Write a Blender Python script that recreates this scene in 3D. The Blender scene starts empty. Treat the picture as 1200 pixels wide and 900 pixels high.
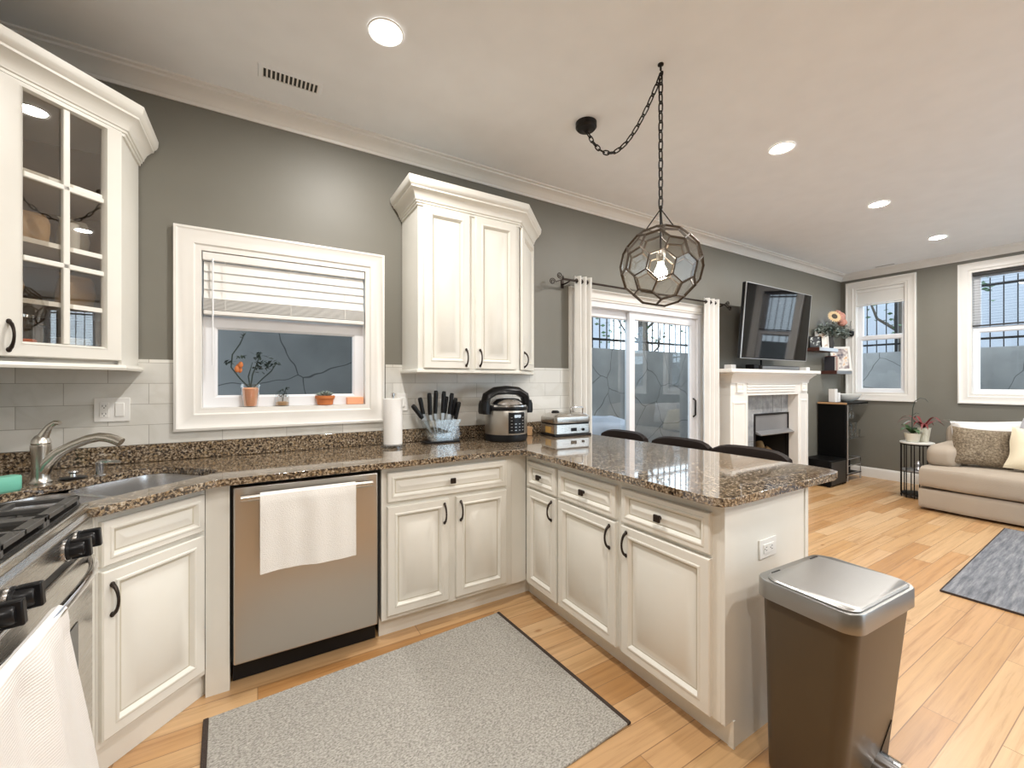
import bpy, bmesh, math, random
from math import pi, sin, cos, radians, sqrt
from mathutils import Vector, Matrix, geometry, noise
random.seed(7)
S = bpy.context.scene
COL = S.collection
# ------------------------------------------------------------ camera, world, exposure
cam = bpy.data.objects.new('camera', bpy.data.cameras.new('camera')); COL.objects.link(cam)
cam.data.sensor_width = 36; cam.data.lens = 493/1200*36; cam.data.shift_y = -2/1200
cam.data.clip_start = 0.02; cam.data.clip_end = 200
cam.location = (0, -2.76, 1.31); cam.rotation_euler = (pi/2, 0, -math.atan(298/493))
S.camera = cam
W = bpy.data.worlds.new('sky'); S.world = W; W.use_nodes = True
bg = W.node_tree.nodes['Background']; bg.inputs['Color'].default_value = (.82, .91, 1, 1); bg.inputs['Strength'].default_value = 3.3
S.view_settings.view_transform = 'Standard'; S.view_settings.look = 'None'
S.view_settings.gamma = 1; S.view_settings.use_curve_mapping = False
S.view_settings.exposure = 0.17
CAN_STRENGTH = 680
CAN_COLOR = (1, .96, .905)
S.cycles.use_denoising = True
S.cycles.max_bounces = 10; S.cycles.transparent_max_bounces = 16
S.cycles.sample_clamp_indirect = 6

# ------------------------------------------------------------ materials
MATS = {}
def newmat(name):
    m = bpy.data.materials.new(name); m.use_nodes = True
    nt = m.node_tree; b = nt.nodes['Principled BSDF']; MATS[name] = m
    return m, nt, b
def N(nt, t, **kw):
    n = nt.nodes.new(t)
    for k, v in kw.items():
        if k in n.inputs: n.inputs[k].default_value = v
        else: setattr(n, k, v)
    return n
def mat(name, c, rough=.5, metal=0, spec=.5, bump=0, bscale=200, **kw):
    m, nt, b = newmat(name)
    b.inputs['Base Color'].default_value = (*c, 1); b.inputs['Roughness'].default_value = rough
    b.inputs['Metallic'].default_value = metal; b.inputs['Specular IOR Level'].default_value = spec
    for k, v in kw.items(): b.inputs[k].default_value = v
    # slight procedural variation of colour so no surface is dead flat
    g = N(nt, 'ShaderNodeNewGeometry'); no = N(nt, 'ShaderNodeTexNoise', Scale=6.0, Detail=3.0)
    nt.links.new(g.outputs['Position'], no.inputs['Vector'])
    mx = N(nt, 'ShaderNodeMix', data_type='RGBA'); mx.inputs[6].default_value = (*[x*.95 for x in c], 1); mx.inputs[7].default_value = (*[min(1, x*1.04) for x in c], 1)
    nt.links.new(no.outputs['Fac'], mx.inputs[0]); nt.links.new(mx.outputs[2], b.inputs['Base Color'])
    if bump:
        n2 = N(nt, 'ShaderNodeTexNoise', Scale=bscale, Detail=2.0); nt.links.new(g.outputs['Position'], n2.inputs['Vector'])
        bp = N(nt, 'ShaderNodeBump', Strength=bump, Distance=.004); nt.links.new(n2.outputs['Fac'], bp.inputs['Height']); nt.links.new(bp.outputs['Normal'], b.inputs['Normal'])
    return m
def ramp(nt, stops, interp='LINEAR'):
    r = nt.nodes.new('ShaderNodeValToRGB'); r.color_ramp.interpolation = interp
    e = r.color_ramp.elements
    while len(e) < len(stops): e.new(.5)
    for i, (p, c) in enumerate(stops): e[i].position = p; e[i].color = (*c, 1)
    return r
def emit(name, c, s):
    m, nt, b = newmat(name); nt.nodes.remove(b); e = N(nt, 'ShaderNodeEmission', Strength=s); e.inputs['Color'].default_value = (*c, 1)
    nt.links.new(e.outputs[0], nt.nodes['Material Output'].inputs[0]); return m
def thin_glass(name, tint=(.96, .98, .98), blend=.25, base=.05, rough=.01, top=1.0):
    m, nt, b = newmat(name); nt.nodes.remove(b)
    t = N(nt, 'ShaderNodeBsdfTransparent'); t.inputs[0].default_value = (*tint, 1)
    g = N(nt, 'ShaderNodeBsdfGlossy', Roughness=rough)
    lw = N(nt, 'ShaderNodeLayerWeight', Blend=blend)
    mr = N(nt, 'ShaderNodeMapRange'); mr.inputs['To Min'].default_value = base; mr.inputs['To Max'].default_value = top
    nt.links.new(lw.outputs['Facing'], mr.inputs['Value'])
    p = N(nt, 'ShaderNodeMath', operation='POWER'); p.inputs[1].default_value = 1.6
    mx = N(nt, 'ShaderNodeMixShader'); nt.links.new(mr.outputs[0], p.inputs[0]); nt.links.new(mr.outputs[0], mx.inputs[0])
    nt.links.new(t.outputs[0], mx.inputs[1]); nt.links.new(g.outputs[0], mx.inputs[2])
    nt.links.new(mx.outputs[0], nt.nodes['Material Output'].inputs[0]); return m

CREAM = mat('cream_paint', (.80, .785, .725), .38)
GLAZE = mat('cream_glaze', (.58, .54, .44), .45)
WHITE = mat('white_trim', (.84, .82, .78), .35)
VINYL = mat('white_vinyl', (.84, .85, .88), .3)
CEIL = mat('ceiling_paint', (.88, .905, .93), .8, bump=.05, bscale=300)
WALL = mat('grey_wall_paint', (.195, .187, .158), .48, bump=.06, bscale=350)
BLACK = mat('black_plastic', (.010, .010, .011), .3, 0, .25)
BLACKM = mat('black_metal', (.02, .018, .017), .45, .6)
BRONZE = mat('dark_bronze', (.035, .025, .02), .4, .7)
LEADM = mat('aged_bronze_came', (.085, .066, .05), .34, .6)
IRON = mat('cast_iron', (.12, .118, .115), .42, .5)
CHROME = mat('chrome', (.75, .75, .76), .12, 1)
NICKEL = mat('brushed_nickel', (.66, .63, .58), .26, 1)
LAMIN = mat('brown_laminate', (.26, .18, .12), .5)
DARKWOOD = mat('dark_espresso_wood', (.022, .013, .010), .3)
BLACKWOOD = mat('black_wood', (.004, .004, .004), .45, 0, .12)
REDWOOD = mat('reddish_dark_wood', (.07, .022, .015), .4)
LEATHER = mat('dark_brown_leather', (.018, .012, .010), .6, 0, .2, bump=.2, bscale=150)
TOWEL = mat('white_towel', (.86, .84, .80), .95, bump=.5, bscale=260)
CURTAIN = mat('off_white_curtain', (.82, .81, .78), .9, bump=.2, bscale=500)
SOFAM = mat('beige_microfibre', (.41, .345, .275), .9, bump=.3, bscale=120)
BROWNP = None
CREAMP = mat('cream_fabric', (.80, .71, .53), .95, bump=.4, bscale=90)
WHITEP = mat('white_fabric', (.84, .82, .80), .95, bump=.4, bscale=40)
GREYP = mat('pale_grey_fabric', (.50, .50, .53), .95, bump=.4, bscale=90)
PAPER = mat('white_paper', (.88, .87, .85), .9, bump=.25, bscale=150)
PLATE = mat('white_plastic', (.85, .84, .81), .35)
TERRA = mat('terracotta', (.62, .20, .06), .7)
PEACH = mat('peach_wax', (.88, .42, .24), .5, **{'Subsurface Weight': .2})
LEAF = mat('leaf_green', (.05, .11, .04), .5)
LEAFD = mat('leaf_dark', (.025, .04, .03), .5)
LEAFG = mat('leaf_grey_green', (.24, .28, .25), .6)
LEAFR = mat('leaf_burgundy', (.18, .02, .02), .5)
SOIL = mat('soil', (.05, .035, .025), .95)
CERAM = mat('cream_ceramic', (.72, .70, .60), .3)
CERW = mat('white_ceramic', (.82, .83, .80), .3)
TAUPE = mat('taupe_plastic', (.072, .050, .028), .36)
TEAL = mat('mint_plastic', (.18, .55, .42), .4)
TVM = mat('tv_screen', (.004, .004, .005), .04, 0, .6)
SILVER = mat('silver_plastic', (.55, .55, .56), .3, .8)
STONEW = None
FIREB = mat('firebox_black', (.012, .011, .010), .6)
WOODL = mat('light_wood', (.50, .30, .15), .5, bump=.2, bscale=60)
LOG = mat('log_bark', (.32, .20, .09), .9, bump=1, bscale=50)
BAG = mat('tan_food_bag', (.55, .36, .18), .5, bump=1, bscale=30)
ORANGE = mat('orange_plastic', (.85, .16, .03), .4)
BOOKR = mat('book_red', (.30, .04, .03), .6)
BOOKD = mat('book_dark', (.03, .03, .04), .6)
BOOKC = mat('book_cream', (.75, .72, .65), .6)
PAGE = mat('page_paper', (.75, .71, .62), .8)
SUNF = mat('sunflower_petal', (.80, .62, .38), .8)
ROSE = mat('rose_petal', (.55, .27, .21), .8)
BRICK_B = mat('neighbour_wall', (.42, .44, .48), .9)
CONC = mat('patio_concrete', (.30, .31, .33), .9, bump=.3, bscale=30)
COVER = mat('grey_cover', (.33, .35, .40), .7, bump=.5, bscale=12)
BARK = mat('tree_bark', (.09, .075, .06), .95, bump=1, bscale=25)
GOLD = mat('glazed_cork', (.55, .34, .10), .6)
PANE = thin_glass('window_pane', (.90, .94, .96), .07, .02)
CABPANE = thin_glass('cabinet_pane', (.90, .88, .85), .25, .08)
LAMPPANE = thin_glass('lamp_pane', (.95, .945, .93), .12, .03, .03, .7)
CLEAR = thin_glass('clear_glass', (.95, .965, .965), .3, .07, .01, .9)
SHADE = mat('white_blind', (.84, .83, .80), .5)
BULB = emit('lit_bulb', (1, .86, .66), 70)
CANM = emit('lit_downlight', CAN_COLOR, CAN_STRENGTH)
DARKGREY = mat('dark_grey_vent', (.03, .028, .026), .6)
HOODG = mat('grey_steel_hood', (.35, .35, .36), .4, .6)

def granite():
    m, nt, b = newmat('brown_granite'); L = nt.links.new
    g = N(nt, 'ShaderNodeNewGeometry')
    n1 = N(nt, 'ShaderNodeTexNoise', Scale=95.0, Detail=3.0, Roughness=.62, Distortion=.5); L(g.outputs['Position'], n1.inputs['Vector'])
    r1 = ramp(nt, [(.385, (.014, .011, .010)), (.455, (.075, .050, .033)), (.515, (.19, .135, .085)), (.585, (.35, .27, .18)), (.68, (.56, .50, .42))]); L(n1.outputs['Fac'], r1.inputs[0])
    ns = N(nt, 'ShaderNodeTexNoise', Scale=60.0, Detail=2.0); L(g.outputs['Position'], ns.inputs['Vector'])
    va = N(nt, 'ShaderNodeVectorMath', operation='MULTIPLY_ADD'); va.inputs[1].default_value = (.014, .014, .014)
    L(ns.outputs['Color'], va.inputs[0]); L(g.outputs['Position'], va.inputs[2])
    v1 = N(nt, 'ShaderNodeTexVoronoi', Scale=58.0, feature='F1'); L(va.outputs[0], v1.inputs['Vector'])
    sp = N(nt, 'ShaderNodeSeparateColor'); L(v1.outputs['Color'], sp.inputs[0])
    gt = N(nt, 'ShaderNodeMath', operation='GREATER_THAN'); gt.inputs[1].default_value = .62; L(sp.outputs[0], gt.inputs[0])
    rd = ramp(nt, [(.30, (1, 1, 1)), (.42, (0, 0, 0))]); L(v1.outputs['Distance'], rd.inputs[0])
    mk = N(nt, 'ShaderNodeMath', operation='MULTIPLY'); L(gt.outputs[0], mk.inputs[0]); L(rd.outputs[0], mk.inputs[1])
    mk2 = N(nt, 'ShaderNodeMath', operation='MULTIPLY'); mk2.inputs[1].default_value = .62; L(mk.outputs[0], mk2.inputs[0])
    tan = ramp(nt, [(.3, (.27, .17, .075)), (.7, (.44, .32, .18))]); L(ns.outputs['Fac'], tan.inputs[0])
    mx = N(nt, 'ShaderNodeMix', data_type='RGBA'); L(mk2.outputs[0], mx.inputs[0]); L(r1.outputs[0], mx.inputs[6]); L(tan.outputs[0], mx.inputs[7])
    L(mx.outputs[2], b.inputs['Base Color']); b.inputs['Roughness'].default_value = .06; b.inputs['Specular IOR Level'].default_value = 1.0; b.inputs['Coat Weight'].default_value = .45; b.inputs['Coat IOR'].default_value = 1.6; b.inputs['Coat Roughness'].default_value = .03
    return m
GRANITE = granite()

def steel(name, c=(.58, .56, .53), axis='z', rough=.27):
    m, nt, b = newmat(name); L = nt.links.new
    tc = N(nt, 'ShaderNodeTexCoord'); mp = N(nt, 'ShaderNodeMapping')
    mp.inputs['Scale'].default_value = {'z': (900, 900, 4), 'x': (4, 900, 900)}[axis]
    L(tc.outputs['Object'], mp.inputs['Vector']); no = N(nt, 'ShaderNodeTexNoise', Scale=1.0, Detail=1.0); L(mp.outputs[0], no.inputs['Vector'])
    mr = N(nt, 'ShaderNodeMapRange'); mr.inputs['To Min'].default_value = rough-.02; mr.inputs['To Max'].default_value = rough+.03; L(no.outputs['Fac'], mr.inputs['Value']); L(mr.outputs[0], b.inputs['Roughness'])
    b.inputs['Base Color'].default_value = (*c, 1); b.inputs['Metallic'].default_value = 1
    return m
STEEL = steel('brushed_steel', axis='x')
STEELV = steel('brushed_steel_vertical', (.60, .57, .53), axis='x', rough=.33)
LIDSTEEL = steel('lid_steel', (.36, .355, .345), 'x', .33)
SINKM = steel('sink_steel', (.70, .70, .71), 'x', .25)

def floor_mat():
    m, nt, b = newmat('oak_planks'); L = nt.links.new
    g = N(nt, 'ShaderNodeNewGeometry')
    br = N(nt, 'ShaderNodeTexBrick', Scale=1.0, offset=.37, offset_frequency=2, squash=1.0)
    br.inputs['Brick Width'].default_value = 1.15; br.inputs['Row Height'].default_value = .108
    br.inputs['Mortar Size'].default_value = .0016; br.inputs['Mortar Smooth'].default_value = .1; br.inputs['Bias'].default_value = 0
    br.inputs['Color1'].default_value = (0, 0, 0, 1); br.inputs['Color2'].default_value = (1, 1, 1, 1); br.inputs['Mortar'].default_value = (.5, .5, .5, 1)
    L(g.outputs['Position'], br.inputs['Vector'])
    cr = ramp(nt, [(0, (.43, .225, .085)), (.3, (.55, .335, .155)), (.65, (.63, .43, .245)), (1, (.50, .27, .11))]); L(br.outputs['Color'], cr.inputs[0])
    mp = N(nt, 'ShaderNodeMapping'); mp.inputs['Scale'].default_value = (1.5, 38, 1); L(g.outputs['Position'], mp.inputs['Vector'])
    ad = N(nt, 'ShaderNodeVectorMath', operation='MULTIPLY_ADD'); ad.inputs[1].default_value = (7, 13, 5); L(br.outputs['Color'], ad.inputs[0]); L(mp.outputs[0], ad.inputs[2])
    no = N(nt, 'ShaderNodeTexNoise', Scale=1.0, Detail=5.0, Roughness=.65, Distortion=.35); L(ad.outputs[0], no.inputs['Vector'])
    gr = ramp(nt, [(.30, (.66, .55, .42)), (.48, (.96, .93, .88)), (.7, (1.12, 1.10, 1.05))]); L(no.outputs['Fac'], gr.inputs[0])
    mx = N(nt, 'ShaderNodeMix', data_type='RGBA', blend_type='MULTIPLY'); mx.inputs[0].default_value = .85
    L(cr.outputs[0], mx.inputs[6]); L(gr.outputs[0], mx.inputs[7])
    # knots
    vo = N(nt, 'ShaderNodeTexVoronoi', Scale=1.0); mp2 = N(nt, 'ShaderNodeMapping'); mp2.inputs['Scale'].default_value = (2.3, 5, 1); L(g.outputs['Position'], mp2.inputs['Vector']); L(mp2.outputs[0], vo.inputs['Vector'])
    kr = ramp(nt, [(0, (.35, .2, .1)), (.03, (.6, .45, .33)), (.075, (1, 1, 1))]); L(vo.outputs['Distance'], kr.inputs[0])
    mk = N(nt, 'ShaderNodeMix', data_type='RGBA', blend_type='MULTIPLY'); mk.inputs[0].default_value = .8; L(mx.outputs[2], mk.inputs[6]); L(kr.outputs[0], mk.inputs[7])
    mo = N(nt, 'ShaderNodeMix', data_type='RGBA'); L(br.outputs['Fac'], mo.inputs[0]); L(mk.outputs[2], mo.inputs[6]); mo.inputs[7].default_value = (.27, .15, .07, 1)
    L(mo.outputs[2], b.inputs['Base Color'])
    b.inputs['Roughness'].default_value = .34; b.inputs['Specular IOR Level'].default_value = .8
    bp = N(nt, 'ShaderNodeBump', Strength=.25, Distance=.002, invert=True); L(br.outputs['Fac'], bp.inputs['Height']); L(bp.outputs['Normal'], b.inputs['Normal'])
    return m
FLOOR = floor_mat()

def tile_mat():
    m, nt, b = newmat('marble_tiles'); L = nt.links.new
    g = N(nt, 'ShaderNodeNewGeometry'); sp = N(nt, 'ShaderNodeSeparateXYZ'); L(g.outputs['Position'], sp.inputs[0])
    cb = N(nt, 'ShaderNodeCombineXYZ'); sx = N(nt, 'ShaderNodeMath', operation='SUBTRACT'); L(sp.outputs[0], sx.inputs[0]); L(sp.outputs[1], sx.inputs[1])
    az = N(nt, 'ShaderNodeMath', operation='ADD'); az.inputs[1].default_value = .041; L(sp.outputs[2], az.inputs[0])
    L(sx.outputs[0], cb.inputs[0]); L(az.outputs[0], cb.inputs[1])
    br = N(nt, 'ShaderNodeTexBrick', Scale=1.0, offset=.5, offset_frequency=2)
    br.inputs['Brick Width'].default_value = .305; br.inputs['Row Height'].default_value = .1035; br.inputs['Mortar Size'].default_value = .0014; br.inputs['Mortar Smooth'].default_value = .2
    br.inputs['Color1'].default_value = (.66, .65, .61, 1); br.inputs['Color2'].default_value = (.80, .785, .74, 1); br.inputs['Mortar'].default_value = (.42, .40, .36, 1)
    L(cb.outputs[0], br.inputs['Vector'])
    no = N(nt, 'ShaderNodeTexNoise', Scale=4.0, Detail=6.0, Distortion=.8); L(g.outputs['Position'], no.inputs['Vector'])
    r = ramp(nt, [(.42, (1, 1, 1)), (.5, (.94, .935, .92)), (.58, (1, 1, 1))]); L(no.outputs['Fac'], r.inputs[0])
    mx = N(nt, 'ShaderNodeMix', data_type='RGBA', blend_type='MULTIPLY'); mx.inputs[0].default_value = 1; L(br.outputs['Color'], mx.inputs[6]); L(r.outputs[0], mx.inputs[7])
    L(mx.outputs[2], b.inputs['Base Color']); b.inputs['Roughness'].default_value = .25
    bp = N(nt, 'ShaderNodeBump', Strength=.4, Distance=.002, invert=True); L(br.outputs['Fac'], bp.inputs['Height']); L(bp.outputs['Normal'], b.inputs['Normal'])
    return m
TILE = tile_mat()

def speck(name, stops, scale, stretch=(1, 1, 1), rough=.95, bump=.8, detail=4):
    m, nt, b = newmat(name); L = nt.links.new
    tc = N(nt, 'ShaderNodeTexCoord'); mp = N(nt, 'ShaderNodeMapping'); mp.inputs['Scale'].default_value = stretch; L(tc.outputs['Object'], mp.inputs['Vector'])
    no = N(nt, 'ShaderNodeTexNoise', Scale=scale, Detail=detail, Roughness=.7); L(mp.outputs[0], no.inputs['Vector'])
    r = ramp(nt, stops); L(no.outputs['Fac'], r.inputs[0]); L(r.outputs[0], b.inputs['Base Color']); b.inputs['Roughness'].default_value = rough
    bp = N(nt, 'ShaderNodeBump', Strength=bump, Distance=.003); L(no.outputs['Fac'], bp.inputs['Height']); L(bp.outputs['Normal'], b.inputs['Normal'])
    return m
RUG = speck('grey_woven_rug', [(.30, (.16, .15, .135)), (.47, (.34, .325, .295)), (.56, (.44, .425, .39)), (.72, (.60, .58, .54))], 105, (1.0, 1.7, 1))
RUG2 = speck('blue_grey_worn_rug', [(.32, (.09, .095, .11)), (.48, (.17, .178, .20)), (.58, (.235, .24, .255)), (.72, (.34, .345, .36))], 8, (.5, 5.5, 1), detail=9, bump=.3)
BROWNP = speck('brown_chenille', [(.35, (.10, .075, .05)), (.5, (.20, .155, .105)), (.65, (.33, .27, .19))], 60, (1, 1, 1), .95, 1.0)
RUGEDGE = mat('dark_rug_binding', (.05, .035, .028), .95, bump=1, bscale=200)
SLATE = speck('grey_marble_tile', [(.3, (.13, .14, .155)), (.5, (.27, .28, .29)), (.7, (.46, .47, .48))], 6, (1, 1, 1), .35, .1, 8)

def stone_mat():
    m, nt, b = newmat('patio_stone'); L = nt.links.new
    g = N(nt, 'ShaderNodeNewGeometry'); sp = N(nt, 'ShaderNodeSeparateXYZ'); L(g.outputs['Position'], sp.inputs[0])
    s = N(nt, 'ShaderNodeMath', operation='ADD'); L(sp.outputs[0], s.inputs[0]); L(sp.outputs[1], s.inputs[1])
    cb = N(nt, 'ShaderNodeCombineXYZ'); L(s.outputs[0], cb.inputs[0]); L(sp.outputs[2], cb.inputs[1])
    v = N(nt, 'ShaderNodeTexVoronoi', Scale=1.8, feature='DISTANCE_TO_EDGE'); v.voronoi_dimensions = '2D'
    wn = N(nt, 'ShaderNodeTexNoise', Scale=1.3, Detail=3.0); L(g.outputs['Position'], wn.inputs['Vector']); wa = N(nt, 'ShaderNodeVectorMath', operation='MULTIPLY_ADD'); wa.inputs[1].default_value = (.5, .5, .5); L(wn.outputs['Color'], wa.inputs[0]); L(cb.outputs[0], wa.inputs[2]); L(wa.outputs[0], v.inputs['Vector'])
    r = ramp(nt, [(0, (.30, .30, .31)), (.006, (.42, .42, .43)), (.011, (1, 1, 1))]); L(v.outputs['Distance'], r.inputs[0])
    no = N(nt, 'ShaderNodeTexNoise', Scale=3.0, Detail=6.0); L(g.outputs['Position'], no.inputs['Vector'])
    c = ramp(nt, [(.3, (.31, .305, .295)), (.7, (.43, .42, .405))]); L(no.outputs['Fac'], c.inputs[0])
    mx = N(nt, 'ShaderNodeMix', data_type='RGBA', blend_type='MULTIPLY'); mx.inputs[0].default_value = 1; L(c.outputs[0], mx.inputs[6]); L(r.outputs[0], mx.inputs[7])
    L(mx.outputs[2], b.inputs['Base Color']); b.inputs['Roughness'].default_value = .9
    return m
STONE = stone_mat()

def ribbed(name, c, scale):
    m, nt, b = newmat(name); L = nt.links.new
    g = N(nt, 'ShaderNodeNewGeometry'); w = N(nt, 'ShaderNodeTexWave', bands_direction='Z', Scale=scale, Distortion=1.2, Detail=1.0); w.inputs['Detail Scale'].default_value = 6
    L(g.outputs['Position'], w.inputs['Vector']); bp = N(nt, 'ShaderNodeBump', Strength=.22, Distance=.004); L(w.outputs['Fac'], bp.inputs['Height']); L(bp.outputs['Normal'], b.inputs['Normal'])
    b.inputs['Base Color'].default_value = (*c, 1); b.inputs['Roughness'].default_value = .95
    return m
RIBTOWEL = ribbed('ribbed_white_towel', (.86, .84, .82), 46)

# ------------------------------------------------------------ mesh helpers
def NB(): return bmesh.new()
def box(bm, x0, x1, y0, y1, z0, z1, mi=0, M=None):
    v = [bm.verts.new(p) for p in ((x0,y0,z0),(x1,y0,z0),(x1,y1,z0),(x0,y1,z0),(x0,y0,z1),(x1,y0,z1),(x1,y1,z1),(x0,y1,z1))]
    fs = [bm.faces.new([v[i] for i in q]) for q in ((3,2,1,0),(4,5,6,7),(0,1,5,4),(1,2,6,5),(2,3,7,6),(3,0,4,7))]
    for f in fs: f.material_index = mi
    if M: bmesh.ops.transform(bm, matrix=M, verts=v)
    return bm
def loft(bm, loops, cap0=True, cap1=True, mi=0, closed=True):
    V = [[bm.verts.new(p) for p in lp] for lp in loops]
    n = len(V[0])
    for a, b in zip(V, V[1:]):
        for i in range(n if closed else n-1):
            j = (i+1) % n
            f = bm.faces.new((a[i], a[j], b[j], b[i])); f.material_index = mi
    if cap0: f = bm.faces.new(list(reversed(V[0]))); f.material_index = mi
    if cap1: f = bm.faces.new(V[-1]); f.material_index = mi
    return V
def lathe(bm, prof, c=(0,0,0), seg=28, mi=0, cap0=True, cap1=True, M=None):
    lps = []
    for r, z in prof:
        r = max(r, 1e-4)
        lp = [Vector((c[0]+r*cos(2*pi*i/seg), c[1]+r*sin(2*pi*i/seg), c[2]+z)) for i in range(seg)]
        if M: lp = [M @ p for p in lp]
        lps.append(lp)
    loft(bm, lps, cap0, cap1, mi); return bm
def tube(bm, pts, r, seg=10, mi=0, closed=False, flat=1.0):
    pts = [Vector(p) for p in pts]; n = len(pts)
    rs = r if isinstance(r, (list, tuple)) else [r]*n
    lps = []; up = None
    for i, p in enumerate(pts):
        if closed: t = (pts[(i+1) % n]-pts[i-1]).normalized()
        else: t = (pts[min(i+1, n-1)]-pts[max(i-1, 0)]).normalized()
        if up is None:
            a = Vector((0,0,1)) if abs(t.z) < .9 else Vector((1,0,0)); up = (a-t*a.dot(t)).normalized()
        else: up = (up-t*up.dot(t)).normalized()
        s = t.cross(up)
        lps.append([p+up*(rs[i]*cos(2*pi*k/seg))+s*(rs[i]*flat*sin(2*pi*k/seg)) for k in range(seg)])
    if closed: lps.append(lps[0]); 
    if closed:
        V = [[bm.verts.new(p) for p in lp] for lp in lps[:-1]]; V.append(V[0])
        for a, b in zip(V, V[1:]):
            for k in range(seg): 
                f = bm.faces.new((a[k], a[(k+1) % seg], b[(k+1) % seg], b[k])); f.material_index = mi
    else: loft(bm, lps, True, True, mi)
    return bm
def sphere(bm, c, r, sx=1, sy=1, sz=1, u=16, v=10, mi=0, M=None):
    T = Matrix.Translation(c) @ Matrix.Diagonal((sx, sy, sz, 1))
    if M: T = M @ T
    d = bmesh.ops.create_uvsphere(bm, u_segments=u, v_segments=v, radius=r, matrix=T)
    for vv in d['verts']:
        for f in vv.link_faces: f.material_index = mi
    return bm
def prism(bm, poly, z0, z1, mi=0, holes=()):
    """vertical prism of a 2D polygon, with holes"""
    if not holes:
        loft(bm, [[(x, y, z0) for x, y in poly], [(x, y, z1) for x, y in poly]], mi=mi); return bm
    loops = [poly]+list(holes); flat = [p for l in loops for p in l]
    tris = geometry.tessellate_polygon([[Vector((x, y, 0)) for x, y in l] for l in loops])
    lo = [bm.verts.new((x, y, z0)) for x, y in flat]; hi = [bm.verts.new((x, y, z1)) for x, y in flat]
    for t in tris:
        f1 = bm.faces.new([hi[i] for i in t]); f2 = bm.faces.new([lo[i] for i in reversed(t)]); f1.material_index = f2.material_index = mi
    k = 0
    for l in loops:
        n = len(l)
        for i in range(n):
            a, b_ = k+i, k+(i+1) % n
            bm.faces.new((lo[a], lo[b_], hi[b_], hi[a]))
        k += n
    return bm
def rrect(cx, cy, w, h, r, n=5):
    pts = []
    for (sx, sy, a0) in ((1,1,0),(-1,1,90),(-1,-1,180),(1,-1,270)):
        for k in range(n+1):
            a = radians(a0+90*k/n); pts.append((cx+sx*(w/2-r)+r*cos(a), cy+sy*(h/2-r)+r*sin(a)))
    return pts
def rings(bm, x0, z0, w, h, prof, mi=None, cap=True, y0=0):
    """nested rectangles in the xz plane; prof = [(inset, y)]"""
    V = []
    for ins, y in prof:
        V.append([bm.verts.new(p) for p in ((x0+ins, y0+y, z0+ins), (x0+w-ins, y0+y, z0+ins), (x0+w-ins, y0+y, z0+h-ins), (x0+ins, y0+y, z0+h-ins))])
    for k, (a, b) in enumerate(zip(V, V[1:])):
        for i in range(4):
            j = (i+1) % 4; f = bm.faces.new((a[i], a[j], b[j], b[i]))
            if mi: f.material_index = mi[k]
    if cap: bm.faces.new(V[-1])
    return V
def sweep(bm, path, prof, closed=False, mi=0):
    """prof = [(out, z)] swept along a horizontal path, out = to the right of travel, mitred"""
    P = [Vector((x, y)) for x, y in path]; n = len(P); lps = []
    for i in range(n):
        d0 = (P[i]-P[i-1]).normalized() if (i > 0 or closed) else None
        d1 = (P[(i+1) % n]-P[i]).normalized() if (i < n-1 or closed) else None
        if d0 is None: d0 = d1
        if d1 is None: d1 = d0
        n0 = Vector((d0.y, -d0.x)); n1 = Vector((d1.y, -d1.x)); m = (n0+n1).normalized(); m = m/max(.2, m.dot(n0))
        lps.append([(P[i].x+m.x*o, P[i].y+m.y*o, z) for o, z in prof])
    if closed: lps.append(lps[0])
    loft(bm, lps, not closed, not closed, mi)
    return bm
def obj(name, bm, m, parent=None, bevel=0, bseg=2, smooth=True, mods=None):
    bmesh.ops.recalc_face_normals(bm, faces=bm.faces[:])
    if smooth:
        for f in bm.faces: f.smooth = True
        for e in bm.edges: e.smooth = len(e.link_faces) == 2 and e.calc_face_angle(0) < .62
    me = bpy.data.meshes.new(name); bm.to_mesh(me); bm.free()
    for mm in (m if isinstance(m, (list, tuple)) else [m]): me.materials.append(mm)
    o = bpy.data.objects.new(name, me); COL.objects.link(o)
    if parent: o.parent = parent
    if bevel:
        b = o.modifiers.new('bevel', 'BEVEL'); b.width = bevel; b.segments = bseg; b.limit_method = 'ANGLE'; b.angle_limit = radians(40)
    return o
def tag(o, label, cat, group=None, kind=None):
    if label: o['label'] = label
    if cat: o['category'] = cat
    if group: o['group'] = group
    if kind: o['kind'] = kind
    return o
def thing(name, label, cat, loc=(0,0,0), rz=0, group=None):
    o = bpy.data.objects.new(name, None); COL.objects.link(o); o.empty_display_size = .05
    o.location = loc; o.rotation_euler = (0, 0, rz)
    return tag(o, label, cat, group)
def struct(name, bm, m, **kw):
    o = obj(name, bm, m, **kw); o['kind'] = 'structure'; return o
def dup(root, loc=None, rz=None, label=None, group=None):
    def cp(o, par):
        c = o.copy(); COL.objects.link(c)
        if par: c.parent = par
        for ch in o.children: cp(ch, c)
        return c
    r = cp(root, None)
    if loc is not None: r.location = loc
    if rz is not None: r.rotation_euler = (0, 0, rz)
    if label: r['label'] = label
    if group: r['group'] = group
    return r
def xf(bm, M): bmesh.ops.transform(bm, matrix=M, verts=bm.verts[:]); return bm
def Rz(a): return Matrix.Rotation(a, 4, 'Z')
def Rx(a): return Matrix.Rotation(a, 4, 'X')
def Ry(a): return Matrix.Rotation(a, 4, 'Y')
def T(x, y, z): return Matrix.Translation((x, y, z))

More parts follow.
